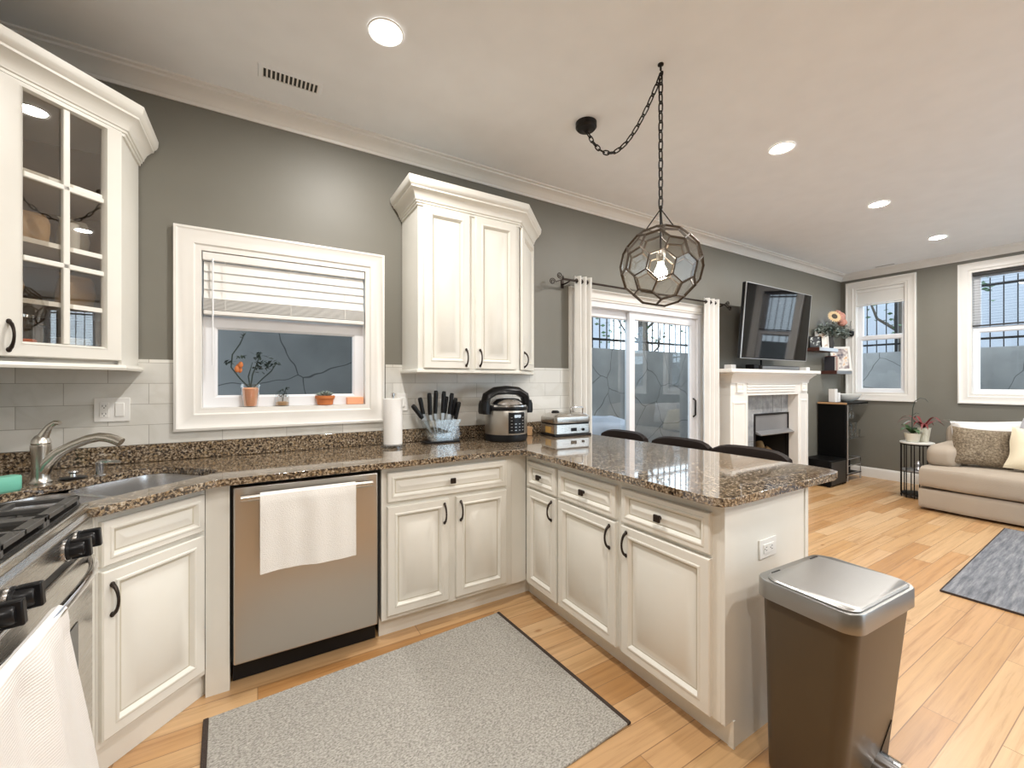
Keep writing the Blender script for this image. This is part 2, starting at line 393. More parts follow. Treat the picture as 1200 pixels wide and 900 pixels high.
# ------------------------------------------------------------ the room
XL, XR, YF, ZC = -1.09, 7.25, -5.2, 2.85
struct('floor', box(NB(), XL-.12, XR+.12, YF-.12, .12, -.08, 0), FLOOR, smooth=False)
struct('ceiling', box(NB(), XL-.12, XR+.12, YF-.12, .12, ZC, ZC+.1), CEIL, smooth=False)
def wall_boxes(u0, u1, z0, z1, holes):
    """rectangles left after cutting holes (u0,u1,z0,z1), as a grid"""
    us = sorted({u0, u1, *[h[0] for h in holes], *[h[1] for h in holes]}); zs = sorted({z0, z1, *[h[2] for h in holes], *[h[3] for h in holes]})
    out = []
    for a, b in zip(us, us[1:]):
        col = []
        for c, d in zip(zs, zs[1:]):
            mu, mz = (a+b)/2, (c+d)/2
            if any(h[0] < mu < h[1] and h[2] < mz < h[3] for h in holes): continue
            if col and abs(col[-1][3]-c) < 1e-6: col[-1][3] = d
            else: col.append([a, b, c, d])
        out += col
    return out
KW = (-.266, .593, 1.16, 2.02)            # kitchen window opening
SD = (2.31, 3.99, 0, 2.02)                # sliding door opening
FB = (4.945, 5.735, .10, .94)             # firebox opening
bm = NB()
for a, b, c, d in wall_boxes(XL-.12, XR+.12, 0, ZC, [KW, SD, FB]): box(bm, a, b, 0, .12, c, d)
struct('wall_back', bm, WALL, smooth=False)
struct('wall_left', box(NB(), XL-.12, XL, YF, 0, 0, ZC), WALL, smooth=False)
FW = [(-.72, -.17), (-1.85, -1.30), (-2.92, -2.25), (-4.11, -3.56)]
bm = NB()
for a, b, c, d in wall_boxes(YF, 0, 0, ZC, [(y0, y1, 1.16, 2.62) for y0, y1 in FW]): box(bm, XR, XR+.12, a, b, c, d)
struct('wall_right', bm, WALL, smooth=False)
FILL_WIN = [(2.9, 4.75), (5.1, 6.95)]  # unseen window openings, added and spaced to let in fill daylight
bm = NB()
for a, b, c, d in wall_boxes(XL-.12, XR+.12, 0, ZC, [(x0, x1, .25, 2.6) for x0, x1 in FILL_WIN]): box(bm, a, b, YF-.12, YF, c, d)
struct('wall_front', bm, WALL, smooth=False)
# crown moulding
cprof = [(0, ZC-.085), (.008, ZC-.085), (.012, ZC-.07), (.018, ZC-.066), (.022, ZC-.058), (.040, ZC-.040), (.066, ZC-.026), (.080, ZC-.022), (.083, ZC-.012), (.100, ZC-.008), (.102, ZC), (0, ZC)]
struct('trim_1', sweep(NB(), [(XL, 0), (XR, 0), (XR, YF)], cprof), WHITE)
bprof = [(0, 0), (.016, 0), (.016, .10), (.012, .118), (.006, .13), (0, .135)]
struct('baseboard_right', sweep(NB(), [(XR, 0), (XR, YF)], bprof), WHITE)
struct('baseboard_back', sweep(NB(), [(4.12, 0), (4.3, 0)], bprof), WHITE)
struct('baseboard_corner', sweep(NB(), [(6.06, 0), (XR-.017, 0)], bprof), WHITE)
# tile splashback
bm = NB()
for a, b, c, d in ((XL, -.372, 1.0, 1.425), (-.372, .708, 1.0, 1.066), (.708, 2.219, 1.0, 1.425)): box(bm, a, b, -.010, 0, c, d)
struct('trim_2', bm, TILE, smooth=False)
struct('trim_3', box(NB(), XL, XL+.010, -2.4, -.011, 1.0, 1.425), TILE, smooth=False)

CASING = [(0, 0), (0, -.030), (.012, -.034), (.022, -.026), (.055, -.020), (.082, -.022), (.090, -.014), (.103, -.012), (.103, .0)]
def window_unit(name, M, x0, x1, z0, z1, casing=.103, meet=None, depth=.085, sillframe=.055):
    """a window: local x along the wall, y into the wall"""
    root = obj(name, xf(rings(NB_ := NB(), x0-casing, z0-casing, x1-x0+2*casing, z1-z0+2*casing, [(p*casing/.103, q) for p, q in CASING], cap=False) and NB_, M), WHITE)
    root['kind'] = 'structure'
    # jamb liner
    bm = NB()
    rings(bm, x0, z0, x1-x0, z1-z0, [(0, -.012), (0, .118), (.012, .118), (.012, -.012), (0, -.012)], cap=False)
    obj('window_jamb', xf(bm, M), WHITE, root)
    f = sillframe
    def sash(a, b, c, d, y):
        bm = NB(); rings(bm, a, c, b-a, d-c, [(0, y+.03), (0, y), (f-.012, y), (f, y+.010), (f, y+.03)], cap=False)
        s = obj('sash_frame', xf(bm, M), VINYL, root)
        g = NB(); box(g, a+f-.004, b-f+.004, y+.016, y+.020, c+f-.004, d-f+.004); obj('pane', xf(g, M), PANE, s, smooth=False)
    if meet is None: sash(x0+.013, x1-.013, z0+.013, z1-.013, depth-.03)
    else:
        sash(x0+.013, x1-.013, z0+.013, meet+.02, depth-.045)
        sash(x0+.013, x1-.013, meet-.02, z1-.013, depth-.005)
    return root
# kitchen window: two sashes, upper one behind the blind
window_unit('window_1', Matrix(), *KW[:2], *KW[2:], meet=1.645, sillframe=.065)
MR = T(XR, 0, 0) @ Rz(-pi/2)      # local x -> -Y, local y -> +X
for i, (y0, y1) in enumerate(FW): window_unit('window_%d' % (i+2), MR, -y1, -y0, 1.16, 2.62, meet=1.93)
MS = T(0, YF, 0) @ Rz(pi)
for i, (x0, x1) in enumerate(FILL_WIN): window_unit('window_%d' % (i+6), MS, -x1, -x0, .25, 2.6)  # added fill windows behind the camera, out of view
# sliding door
bm = NB(); rings(bm, SD[0]-.09, -.12, SD[1]-SD[0]+.18, SD[3]+.12+.09, [(p*.09/.103, q) for p, q in CASING], cap=False)
bmesh.ops.bisect_plane(bm, geom=bm.verts[:]+bm.edges[:]+bm.faces[:], plane_co=(0,0,.001), plane_no=(0,0,1), clear_inner=True)
dr = struct('door_1', bm, WHITE)
bm = NB(); rings(bm, SD[0], 0.001, SD[1]-SD[0], SD[3], [(0, .0), (0, .118), (.05, .118), (.05, 0), (0, 0)], cap=False); obj('door_frame', bm, VINYL, dr)
def slider(a, b, y):
    bm = NB(); rings(bm, a, .05, b-a, 1.92, [(0, y+.035), (0, y), (.068, y), (.075, y+.008), (.075, y+.035)], cap=False)
    s = obj('sliding_panel', bm, VINYL, dr); obj('pane', box(NB(), a+.07, b-.07, y+.015, y+.019, .12, 1.90), PANE, s, smooth=False); return s
slider(2.362, 3.06, .07); sp_ = slider(2.965, 3.935, .028)
bm = NB(); tube(bm, [(3.90, .026, .95), (3.90, .0, .97), (3.90, .0, 1.12), (3.90, .026, 1.14)], .009); obj('door_handle', bm, BLACKM, sp_)

# ------------------------------------------------------------ outside: patio wall, fence, neighbour, ground
struct('ground_outside', box(NB(), -4, 14, .125, 14, -.12, -.02), CONC, smooth=False)
struct('ground_side', box(NB(), XR+.125, 14, -12, .125, -.12, -.02), CONC, smooth=False)
o = obj('patio_wall', box(NB(), -4, 8.75, 1.3, 1.6, -.02, 1.75), STONE, smooth=False); tag(o, 'grey flagstone retaining wall seen through the kitchen window and sliding door', 'wall')
o = obj('patio_wall', box(NB(), 8.75, 9.05, -8, 1.6, -.02, 1.80), STONE, smooth=False); tag(o, 'grey flagstone retaining wall seen through the two tall living room windows', 'wall')
struct('unseen_shade_slab', box(NB(), -4, 1.55, .125, 1.7, 2.72, 2.85), CONC, smooth=False)  # unseen slab added to shade the stone behind the kitchen window
def fence(name, p0, p1, z0, label, n=46, post_every=12):
    t = thing(name, label, 'fence', (p0[0], p0[1], z0)); d = Vector((p1[0]-p0[0], p1[1]-p0[1])); Ln = d.length; a = math.atan2(d.y, d.x)
    for z in (.12, .88): obj('rail', xf(box(NB(), 0, Ln, -.015, .015, z, z+.03), Rz(a)), BLACKM, t, smooth=False)
    me = None
    for k in range(n+1):
        pst = k % post_every == 0
        nm = 'post' if pst else 'picket'; w = .02 if pst else .006
        x = Ln*k/n
        obj(nm, xf(box(NB(), x-w, x+w, -w, w, 0, 1.1 if pst else 1.0), Rz(a)), BLACKM, t, smooth=False)
fence('iron_fence', (1.6, 1.45), (8.8, 1.45), 1.75, 'black iron picket fence on the stone wall behind the sliding door', 56)
fence('iron_fence', (8.9, 1.4), (8.9, -5.0), 1.80, 'black iron picket fence on the stone wall outside the tall windows', 50)
def building(loc, rz, w, h, label):
    t = thing('neighbour_building', label, 'building', loc, rz)
    obj('facade', box(NB(), 0, w, 0, 3, 0, h), BRICK_B, t, smooth=False)
    obj('roof_edge', box(NB(), -.1, w+.1, -.15, 3.1, h, h+.25), DARKGREY, t, smooth=False)
    k = 0
    for z in (1.5, 4.2):
        x = .8
        while x < w-1.2:
            f = obj('window', rings((b_ := NB()), x, z, .95, 1.6, [(0, .01), (0, -.05), (.07, -.05), (.07, -.01)], cap=False) and b_, WHITE, t)
            obj('pane', box(NB(), x+.07, x+.88, -.015, -.008, z+.07, z+1.53), TVM, f, smooth=False); x += 2.1
building((1.5, 8.0, -.02), 0, 9, 7, 'grey neighbouring building beyond the fence, behind the sliding door')
building((14, 2.2, -.02), -pi/2, 3.6, 6.5, 'grey neighbouring building beyond the fence, outside the tall windows')
def tree(loc, label, s=1):
    t = thing('bare_tree', label, 'tree', loc)
    b = NB(); tube(b, [(0,0,0), (.05,0,1.2), (-.03,.05,2.6), (.08,0,4.2), (.02,.1,6)], [.15*s,.13*s,.11*s,.08*s,.04*s]); obj('trunk', b, BARK, t)
    for k in range(9):
        a = k*2.4; z = 1.9+k*.38; b = NB()
        tube(b, [(0,0,z), (.5*cos(a), .5*sin(a), z+.35), (.95*cos(a+.3), .95*sin(a+.3), z+1.0)], [.035*s,.022*s,.01]); obj('branch', b, BARK, t)
    b = NB()
    for k in range(420):
        a = random.uniform(0, 2*pi); r = random.uniform(.2, 1.25); z = random.uniform(2.3, 5.6); c = Vector((r*cos(a), r*sin(a), z))
        M = T(*c) @ Rz(random.uniform(0, 6)) @ Rx(random.uniform(0, 3)); q = [M @ Vector(p) for p in ((-.05,0,0),(0,-.03,.01),(.06,0,0),(0,.03,.01))]
        b.faces.new([b.verts.new(p) for p in q])
    obj('foliage', b, LEAF, t)
tree((5.6, 4.2, -.02), 'slim tree beyond the patio fence, left behind the sliding door', 1)
tree((8.4, 4.6, -.02), 'slim tree beyond the patio fence, right behind the sliding door', 1)
tree((11.2, .4, -.02), 'slim leafy tree outside the tall window beside the bouquet', 1.1)
# covered lump on the patio
b = NB(); d = bmesh.ops.create_uvsphere(b, u_segments=40, v_segments=24, radius=1)
for v in b.verts:
    p = v.co.copy(); e = lambda s, k=.55: math.copysign(abs(s)**k, s)
    n1 = noise.noise(p*2.2)*.10; q = Vector((e(p.x)*.5, e(p.y)*.30, (e(p.z)*.5+.5)*.95)); q *= 1+n1*.6; q.x += .04*sin(9*q.z+4*p.y); v.co = q
o = obj('furniture_cover', b, COVER); o.location = (3.15, .68, -.02); tag(o, 'pale grey cover draped over patio furniture outside the sliding door', 'furniture cover')

# ------------------------------------------------------------ cabinets
def door_bm(w, h, t=.02, rail=.052, x0=0, z0=0, flat=False):
    bm = NB()
    if h < .2: rail = min(rail, h*.24)
    if w < .2: rail = min(rail, w*.22)
    bv = min(.046, min(w, h)*.22)
    pr = [(0, 0), (0, -t+.004), (.004, -t), (rail-.016, -t), (rail-.012, -t-.003), (rail-.006, -t-.003), (rail, -t+.005), (rail+.004, -t+.012), (rail+.009, -t+.012), (rail+bv, -t+.001), (rail+bv+.003, -t-.001)]
    rings(bm, x0, z0, w, h, pr, mi=[0, 0, 0, 0, 0, 0, 0, 1, 0, 0]); return bm
def pull(parent, x, z, t=.02, ln=.10, m=BRONZE):
    """arched bow pull, vertical"""
    b = NB(); pts = []
    for k in range(11):
        s = k/10*2-1; pts.append((x, -t-.004-.026*(1-s*s)**.7, z+s*ln/2))
    tube(b, pts, [.0065, .006, .0052, .0048, .0045, .0045, .0045, .0048, .0052, .006, .0065], 8)
    for s in (-1, 1): sphere(b, (x, -t-.003, z+s*ln/2), .008, 1, .6, 1.2, 10, 6)
    return obj('handle', b, m, parent)
def knob(parent, x, z, t=.02):
    b = NB(); lathe(b, [(.010, 0), (.006, .006), (.006, .016)], M=T(x, -t, z) @ Rx(pi/2), seg=14)
    box(b, x-.015, x+.015, -t-.026, -t-.015, z-.015, z+.015)
    return obj('knob', b, BRONZE, parent, bevel=.003)
def add_door(parent, x, z, w, h, hx=None, hz=None):
    d = obj('door', door_bm(w, h, x0=x, z0=z), [CREAM, GLAZE], parent)
    if hx is not None: pull(d, hx, hz)
    return d
def add_drawer(parent, x, z, w, h, k=True):
    d = obj('drawer', door_bm(w, h, x0=x, z0=z, rail=.036), [CREAM, GLAZE], parent)
    if k: knob(d, x+w/2, z+h/2)
    return d
CB = .879   # top of the base carcass
def carcass(t, x0, x1, dep, back=True, toe=.05):
    obj('carcass', box(NB(), x0, x1, 0, dep, .10, CB), CREAM, t, bevel=.001)
    obj('toe_kick', box(NB(), x0, x1, toe, toe+.018, 0, .10), CREAM, t)
# back run: drawer over two doors
t = thing('base_cabinet', 'cream base cabinet with wide drawer over two doors, right of the dishwasher', 'cabinet', (0, -.60, 0))
carcass(t, .534, 1.30, .585)
add_drawer(t, .561, .70, .697, .150)
add_door(t, .561, .125, .333, .553, .866, .60); add_door(t, .937, .125, .321, .553, .962, .60)
obj('corner_filler', box(NB(), 1.3005, 1.403, 0, .3, .10, CB), CREAM, t)
b = NB(); box(b, 1.3005, 1.473, .05, .068, 0, .10); box(b, 1.455, 1.473, -.0015, .05, 0, .10); obj('corner_toe_kick', b, CREAM, t)
# peninsula run, faces -X
MP = -pi/2
def pen_cab(y0, y1, label, d0, d1, hx, knobs=True):
    t = thing('base_cabinet', label, 'cabinet', (1.405, y0, 0), MP); w = y0-y1
    carcass(t, .0005, w-.0005, .56)
    a, b_ = y0-d0, y0-d1
    add_drawer(t, a, .690, b_-a, .150); add_door(t, a, .108, b_-a, .566, hx(a, b_), .60); return t
pen_cab(-.602, -.934, 'narrow cream base cabinet of the peninsula, nearest the inner corner', -.640, -.924, lambda a, b: b-.035)
pen_cab(-.934, -1.388, 'middle cream base cabinet of the peninsula, between narrow and widest ones', -.944, -1.370, lambda a, b: b-.035)
t = pen_cab(-1.388, -1.868, 'widest cream base cabinet at the open end of the peninsula', -1.404, -1.835, lambda a, b: a+.035)
b = NB(); w0 = .480
box(b, w0, w0+.014, .0, .56, .10, CB); box(b, w0, w0+.014, .05, .56, 0, .10)
obj('end_panel', b, CREAM, t)
obj('end_stile', box(NB(), w0-.02, w0+.019, .560, .585, 0, CB), CREAM, t, bevel=.001)
obj('corner_trim', box(NB(), w0-.004, w0+.018, .046, .056, 0, .10), CREAM, t)
# back panel of the peninsula (living room side)
t2 = obj('peninsula_back_panel', box(NB(), 1.967, 1.989, -1.845, -.02, 0, CB), CREAM); tag(t2, 'cream back panel under the counter overhang, facing the bar stools', 'panel')
# diagonal sink base
DL = Vector((-.455, -.875)); wD = .3776
t = thing('sink_cabinet', 'cream diagonal corner base cabinet under the sink, left of the dishwasher', 'cabinet', (DL.x, DL.y, 0), pi/4)
obj('face_frame', box(NB(), 0, wD, 0, .02, .10, CB), CREAM, t)
obj('toe_kick', box(NB(), 0, wD+.024, .022, .040, 0, .10), CREAM, t)
add_drawer(t, .008, .70, wD-.022, .150, False); add_door(t, .008, .125, wD-.022, .558, .034, .585)
Mi = (T(DL.x, DL.y, 0) @ Rz(pi/4)).inverted()
obj('side_filler', xf(box(NB(), -.186, -.102, -.608, -.59, 0, CB), Mi), CREAM, t)
obj('side_panel', xf(box(NB(), -.120, -.102, -.588, -.01, 0, CB), Mi), CREAM, t)
obj('side_filler', xf(box(NB(), -.50, -.455, -.928, -.877, 0, CB), Mi), CREAM, t)

# countertop with sink cut-out
def uv(u, v): return (u/sqrt(2)+v/sqrt(2), u/sqrt(2)-v/sqrt(2))
SINKC = (-.735, .035); SW_, SH_ = .66, .415
hole = [uv(SINKC[0]+x, SINKC[1]+y) for x, y in rrect(0, 0, SW_, SH_, .10, 6)]
outer = [(XL+.001, -.0105), (XL+.001, -.928), (-.432, -.928), (-.405, -.905), (-.172, -.682), (-.150, -.668), (-.10, -.660), (1.25, -.645), (1.325, -.655), (1.345, -.70)]
outer += [(1.345, -1.86), (1.36, -1.90), (1.40, -1.915), (2.16, -1.915), (2.23, -1.90), (2.262, -1.85), (2.27, -1.80), (2.20, -.30), (2.192, -.0105)]
ct = thing('granite_countertop', 'polished brown granite countertop running along the wall and over the peninsula', 'countertop', (0, 0, .88))
obj('slab', prism(NB(), outer, .0005, .031, holes=[hole[::-1]]), GRANITE, ct, bevel=.006, bseg=3)
b = NB(); box(b, XL+.022, 2.19, -.022, -.011, .032, .119); box(b, XL+.001, XL+.021, -.928, -.0105, .032, .119)
obj('backsplash', b, GRANITE, ct, bevel=.003)
# sink
t = thing('double_sink', 'stainless steel double bowl undermount sink set diagonally in the corner', 'sink', (*uv(*SINKC), .90), pi/4)
def bowl(x0, x1, dep):
    w = x1-x0; cx = (x0+x1)/2; b = NB(); h = SH_-.005
    L_ = []
    for ins, z in ((-.012, -.022), (0, -.022), (.006, -.06), (.010, -dep+.03), (.03, -dep+.006), (.06, -dep)):
        L_.append([(x, -y, z) for x, y in rrect(cx, 0, w-2*ins, h-2*ins, max(.02, .09-ins), 6)])
    loft(b, L_, False, True)
    lathe(b, [(.0, -dep+.001), (.045, -dep+.001), (.05, -dep+.003)], (cx, 0, 0), 20, cap0=False, cap1=False)
    o = obj('bowl', b, SINKM, t); s = o.modifiers.new('s', 'SOLIDIFY'); s.thickness = .002; s.offset = -1
bowl(-SW_/2+.004, -.055, .17); bowl(-.035, SW_/2-.004, .21)
obj('divider', box(NB(), -.054, -.036, -SH_/2+.01, SH_/2-.01, -.12, -.028), SINKM, t, bevel=.008, bseg=3)
# faucet
FX, FY, FZ = -.737, -.362, .9113
t = thing('kitchen_faucet', 'brushed nickel single-lever faucet with arched spout behind the sink', 'faucet', (FX, FY, FZ))
b = NB(); lathe(b, [(.034, 0), (.034, .004), (.029, .010), (.027, .03), (.027, .11), (.030, .14), (.030, .150), (.026, .153)]); obj('body', b, NICKEL, t)
b = NB(); dv = Vector((.257, -.09)); pts = []; rr = []
for s, z, r in ((.0, .03, .024), (.08, .075, .0235), (.22, .118, .020), (.42, .150, .018), (.58, .168, .018), (.72, .176, .018), (.84, .172, .0185), (.93, .163, .019), (1.0, .152, .0185)):
    pts.append((dv.x*s, dv.y*s, z)); rr.append(r)
tube(b, pts, rr, 14); obj('spout', b, NICKEL, t)
b = NB(); lathe(b, [(.027, .154), (.029, .158), (.026, .172), (.018, .185), (.012, .19)]); 
tube(b, [(0, 0, .165), (.012, -.004, .195), (.026, -.009, .222), (.045, -.016, .238), (.06, -.022, .236)], [.02, .016, .011, .010, .009], 12)
obj('lever', b, NICKEL, t)
t = thing('soap_dispenser', 'small chrome soap dispenser pump on the granite beside the faucet', 'soap dispenser', (-.575, -.318, .9113))
b = NB(); lathe(b, [(.020, 0), (.020, .004), (.014, .008), (.014, .05), (.016, .055), (.012, .06)], seg=20); obj('base', b, CHROME, t)
b = NB(); tube(b, [(0, 0, .058), (.03, -.012, .062), (.07, -.03, .058)], [.010, .007, .005], 10); obj('nozzle', b, CHROME, t)
t = thing('sink_stopper', 'black rubber sink stopper lying on the granite by the faucet', 'sink stopper', (-.655, -.325, .9113))
b = NB(); lathe(b, [(.042, 0), (.044, .003), (.036, .007), (.015, .008)], seg=24); obj('disc', b, BLACK, t)
b = NB(); lathe(b, [(.012, .008), (.010, .02), (.016, .026), (.012, .032)], seg=16); obj('grip', b, CHROME, t)
t = obj('sponge_holder', loft((b := NB()), [[(x, y, z) for x, y in rrect(0, 0, .12-i, .055-i, .012)] for i, z in ((.006, 0), (0, .006), (0, .05), (.004, .054))]) and b, TEAL); t.location = (-.808, -.50, .9113); t.rotation_euler = (0, 0, pi/4)
tag(t, 'mint green sponge holder at the left edge behind the sink', 'sponge holder')

# dishwasher
t = thing('dishwasher', 'stainless steel dishwasher with a bar handle under the counter', 'dishwasher', (.211, -.60, 0))
obj('tub_body', box(NB(), -.308, .308, .0, .57, .11, .876), BLACK, t)
obj('door', box(NB(), -.299, .299, -.028, -.001, .108, .862), STEELV, t, bevel=.006, bseg=3)
obj('toe_panel', box(NB(), -.304, .304, .045, .06, .004, .108), BLACK, t)
b = NB(); tube(b, [(-.272, -.082, .825), (.262, -.082, .825)], .0150, 14); obj('handle', b, NICKEL, t)
b = NB()
for x in (-.25, .24): tube(b, [(x, -.029, .825), (x, -.082, .825)], .008, 10)
obj('handle_post', b, NICKEL, t)
def drape(name, prof, w, label, m, loc, rz, wave=.006, skew=0, cat='towel', th=.004, flare=0, nx=30):
    """a cloth over a bar: prof = [(y, z)] path, width along local x"""
    b = NB(); P = [Vector((p[0], p[1])) for p in prof]; fine = []
    for a, c in zip(P, P[1:]):
        k = max(1, int((c-a).length/.012))
        for i in range(k): fine.append(a.lerp(c, i/k))
    fine.append(P[-1]); ztop = max(p.y for p in fine); n = len(fine); rows = []
    for j, p in enumerate(fine):
        drop = ztop-p.y; row = []
        for i in range(nx+1):
            s = i/nx; x = (s-.5)*w; x += skew*drop+flare*drop*(s-.5)
            amp = wave*min(1, drop/.08)
            wob = amp*(sin(s*11+j*.03)+.5*sin(s*23+1.3)); row.append(b.verts.new((x, p.x+wob*(-1 if j < n/2 else -1), p.y+.004*sin(s*6)*min(1, drop/.1))))
        rows.append(row)
    for r0, r1 in zip(rows, rows[1:]):
        for i in range(nx): b.faces.new((r0[i], r0[i+1], r1[i+1], r1[i]))
    o = obj(name, b, m); o.location = loc; o.rotation_euler = (0, 0, rz); sm = o.modifiers.new('s', 'SOLIDIFY'); sm.thickness = th; sm.offset = 1
    return tag(o, label, cat)
drape('dish_towel', [(.022, -.22), (.019, -.02), (.015, .010), (0, .0175), (-.017, .007), (-.022, -.02), (-.024, -.32)], .385, 'white dish towel hanging over the dishwasher handle', TOWEL, (.201, -.682, .825), 0, .004)

# range
t = thing('gas_range', 'stainless steel gas range with black knobs and bowed oven handle', 'range', (XL+.012, -1.312, 0), pi/2)
# local: x -> +Y, y -> -X ; front is y = -0.64 ... use own frame: x along wall, front at y=-f
f = .612
obj('body', box(NB(), -.379, .379, -f+.02, -.004, .02, .905), STEEL, t, bevel=.002)
obj('cooktop', box(NB(), -.381, .381, -f-.012, -.004, .906, .930), STEEL, t, bevel=.006, bseg=3)
obj('cooktop_well', box(NB(), -.365, .365, -f+.006, -.06, .9305, .936), BLACKM, t)
b = NB(); loft(b, [[(x, y, z) for y, z in ((-f-.004, .904), (-f-.018, .890), (-f-.022, .825), (-f+.02, .823), (-f+.02, .904))] for x in (-.379, .379)]); obj('control_panel', b, STEEL, t, bevel=.003)
od = obj('oven_door', box(NB(), -.377, .377, -f-.020, -f+.018, .20, .795), STEEL, t, bevel=.006, bseg=3)
obj('oven_window', box(NB(), -.24, .24, -f-.023, -f-.020, .36, .62), TVM, od, bevel=.001)
b = NB(); pts = []
for k in range(17):
    s = k/16*2-1; pts.append((s*.345, -f-.022-.042*(1-s**4), .765))
tube(b, pts, .0115, 12); obj('oven_handle', b, CHROME, od)
obj('storage_drawer', box(NB(), -.377, .377, -f-.018, -f+.018, .06, .195), STEEL, t, bevel=.006)
obj('vent_gap', box(NB(), -.37, .37, -f-.014, -f+.018, .796, .822), BLACK, t)
for x in (.245, .160, -.145, -.230):
    KM = T(x, -f-.0205, .852) @ Rx(radians(86))
    k = obj('knob', lathe(NB(), [(.027, 0), (.027, .006), (.022, .010), (.021, .036), (.018, .040)], M=KM, seg=24), BLACK, t)
    b = NB(); box(b, -.009, .009, -.026, .026, .010, .050); xf(b, KM); obj('grip', b, BLACK, k, bevel=.003)
    b = NB(); lathe(b, [(.029, -.001), (.029, .004)], M=KM, seg=24); obj('bezel_ring', b, CHROME, k)
for x0, x1 in ((-.352, -.121), (-.115, .115), (.121, .352)):
    b = NB(); z0, z1 = .948, .962; ya, yb = -f+.004, -.065
    box(b, x0, x1, ya, ya+.026, z0, z1); box(b, x0, x1, yb-.014, yb, z0, z1)
    for x in (x0, x1-.014): box(b, x, x+.014, ya, yb, z0, z1)
    box(b, (x0+x1)/2-.006, (x0+x1)/2+.006, ya, yb, z0, z1)
    for q in (.25, .5, .75): yy = ya+(yb-ya)*q; box(b, x0, x1, yy-.006, yy+.006, z0, z1)
    for x in (x0, x1-.014):
        for y in (ya, yb-.014): box(b, x, x+.014, y, y+.014, .932, z0)
    obj('grate', b, IRON, t, bevel=.002)
for x in (-.235, .235):
    for y in (-.48, -.20):
        b = NB(); lathe(b, [(.045, .932), (.045, .938), (.034, .940), (.034, .946), (.028, .947)], (x, y, 0), 20); obj('burner', b, IRON, t)
b = NB(); lathe(b, [(.055, .932), (.055, .938), (.040, .940), (.040, .946)], (0, -.34, 0), 20); obj('burner', b, IRON, t)
drape('oven_towel', [(.022, -.30), (.018, -.02), (.012, .009), (0, .0155), (-.015, .006), (-.021, -.03), (-.035, -.30), (-.045, -.56)], .40, 'white ribbed towel hanging over the oven handle of the range', RIBTOWEL, (-.405, -1.545, .765), pi/2, .010, .165, flare=.14)

# ------------------------------------------------------------ upper cabinets
CRN = [(0, 0), (.008, 0), (.009, .012), (.015, .014), (.016, .024), (.022, .027), (.023, .036), (.034, .058), (.050, .076), (.059, .080), (.060, .089), (.070, .098), (.076, .112), (.078, .138), (0, .138)]
UZ0, UZ1 = 1.372, 2.385
t = thing('wall_cabinet', 'cream wall cabinet with tall doors, between the kitchen window and sliding door', 'cabinet', (.815, 0, 0))
poly = [(0, -.012), (0, -.33), (.708, -.33), (1.03, -.012)]
b = NB(); prism(b, poly, UZ0+.016, UZ1); obj('carcass', b, CREAM, t)
b = NB(); prism(b, [(-.012, -.012), (-.012, -.345), (.716, -.345), (1.05, -.012)], UZ0-.004, UZ0+.016); obj('base_rail', b, CREAM, t, bevel=.004)
b = NB(); sweep(b, [(0, -.012), (0, -.33), (.708, -.33), (1.026, -.012)][::-1], [(-o, UZ1-.02+z) for o, z in CRN]); obj('crown', b, CREAM, t)
obj('top_board', prism(NB(), poly, UZ1+.06, UZ1+.075), CREAM, t)
def placed(parent, M, bm, m, name, **kw): return obj(name, xf(bm, M), m, parent, **kw)
def wdoor(parent, M, w, h, hx, hz):
    d = obj('door', xf(door_bm(w, h, rail=.058), M), [CREAM, GLAZE], parent)
    p = pull(d, hx, hz); p.data.transform(M); return d
wdoor(t, T(.031, -.33, 1.395), .302, .975, .275, .07)
wdoor(t, T(.373, -.33, 1.395), .305, .975, .030, .07)
wdoor(t, T(.725, -.321, 1.395) @ Rz(pi/4), .40, .975, .035, .07)

# diagonal glass corner cabinet
E0 = Vector((-.800, -.593)); wE = .4144
t = thing('corner_wall_cabinet', 'cream corner wall cabinet with a glazed door of six panes', 'cabinet', (E0.x, E0.y, 0), pi/4)
Mi = (T(E0.x, E0.y, 0) @ Rz(pi/4)).inverted()
GZ0, GZ1 = 1.385, 2.415
A = [(-.507, -.30), (-.507, -.0115), (XL+.0115, -.0115), (XL+.0115, -.593), (-.800, -.593)]
def inner(pts): return pts
b = NB()
box(b, -.525, -.507, -.312, -.0115, GZ0, GZ1); box(b, XL+.0115, -.80, -.593, -.575, GZ0, GZ1)
obj('side_panel', xf(b, Mi), CREAM, t)
b = NB(); box(b, XL+.030, -.525, -.030, -.0115, GZ0, GZ1); box(b, XL+.0115, XL+.030, -.575, -.030, GZ0, GZ1)
obj('back_panel', xf(b, Mi), LAMIN, t)
for nm, z0, z1 in (('bottom_board', GZ0-.002, GZ0+.018), ('top_board', GZ1-.02, GZ1)):
    obj(nm, xf(prism(NB(), A[::-1], z0, z1), Mi), CREAM, t)
SHELVES = (1.61, 1.835, 2.085)
for z in SHELVES:
    Ash = [(-.5255, -.335), (-.5255, -.031), (XL+.031, -.031), (XL+.031, -.574), (-.785, -.574)]
    obj('shelf', xf(prism(NB(), Ash[::-1], z-.009, z+.009), Mi), CREAM, t)
b = NB(); sweep(b, [(-1.0, -.593), (-.80, -.593), (-.507, -.30), (-.507, -.0115)], [(o, GZ1-.03+z) for o, z in CRN]); obj('crown', xf(b, Mi), CREAM, t)
b = NB(); sweep(b, [(-1.0, -.593), (-.80, -.593), (-.507, -.30), (-.507, -.0115)], [(-.01, GZ0-.022), (.014, GZ0-.022), (.018, GZ0-.012), (.012, GZ0), (-.01, GZ0)]); obj('base_moulding', xf(b, Mi), CREAM, t)
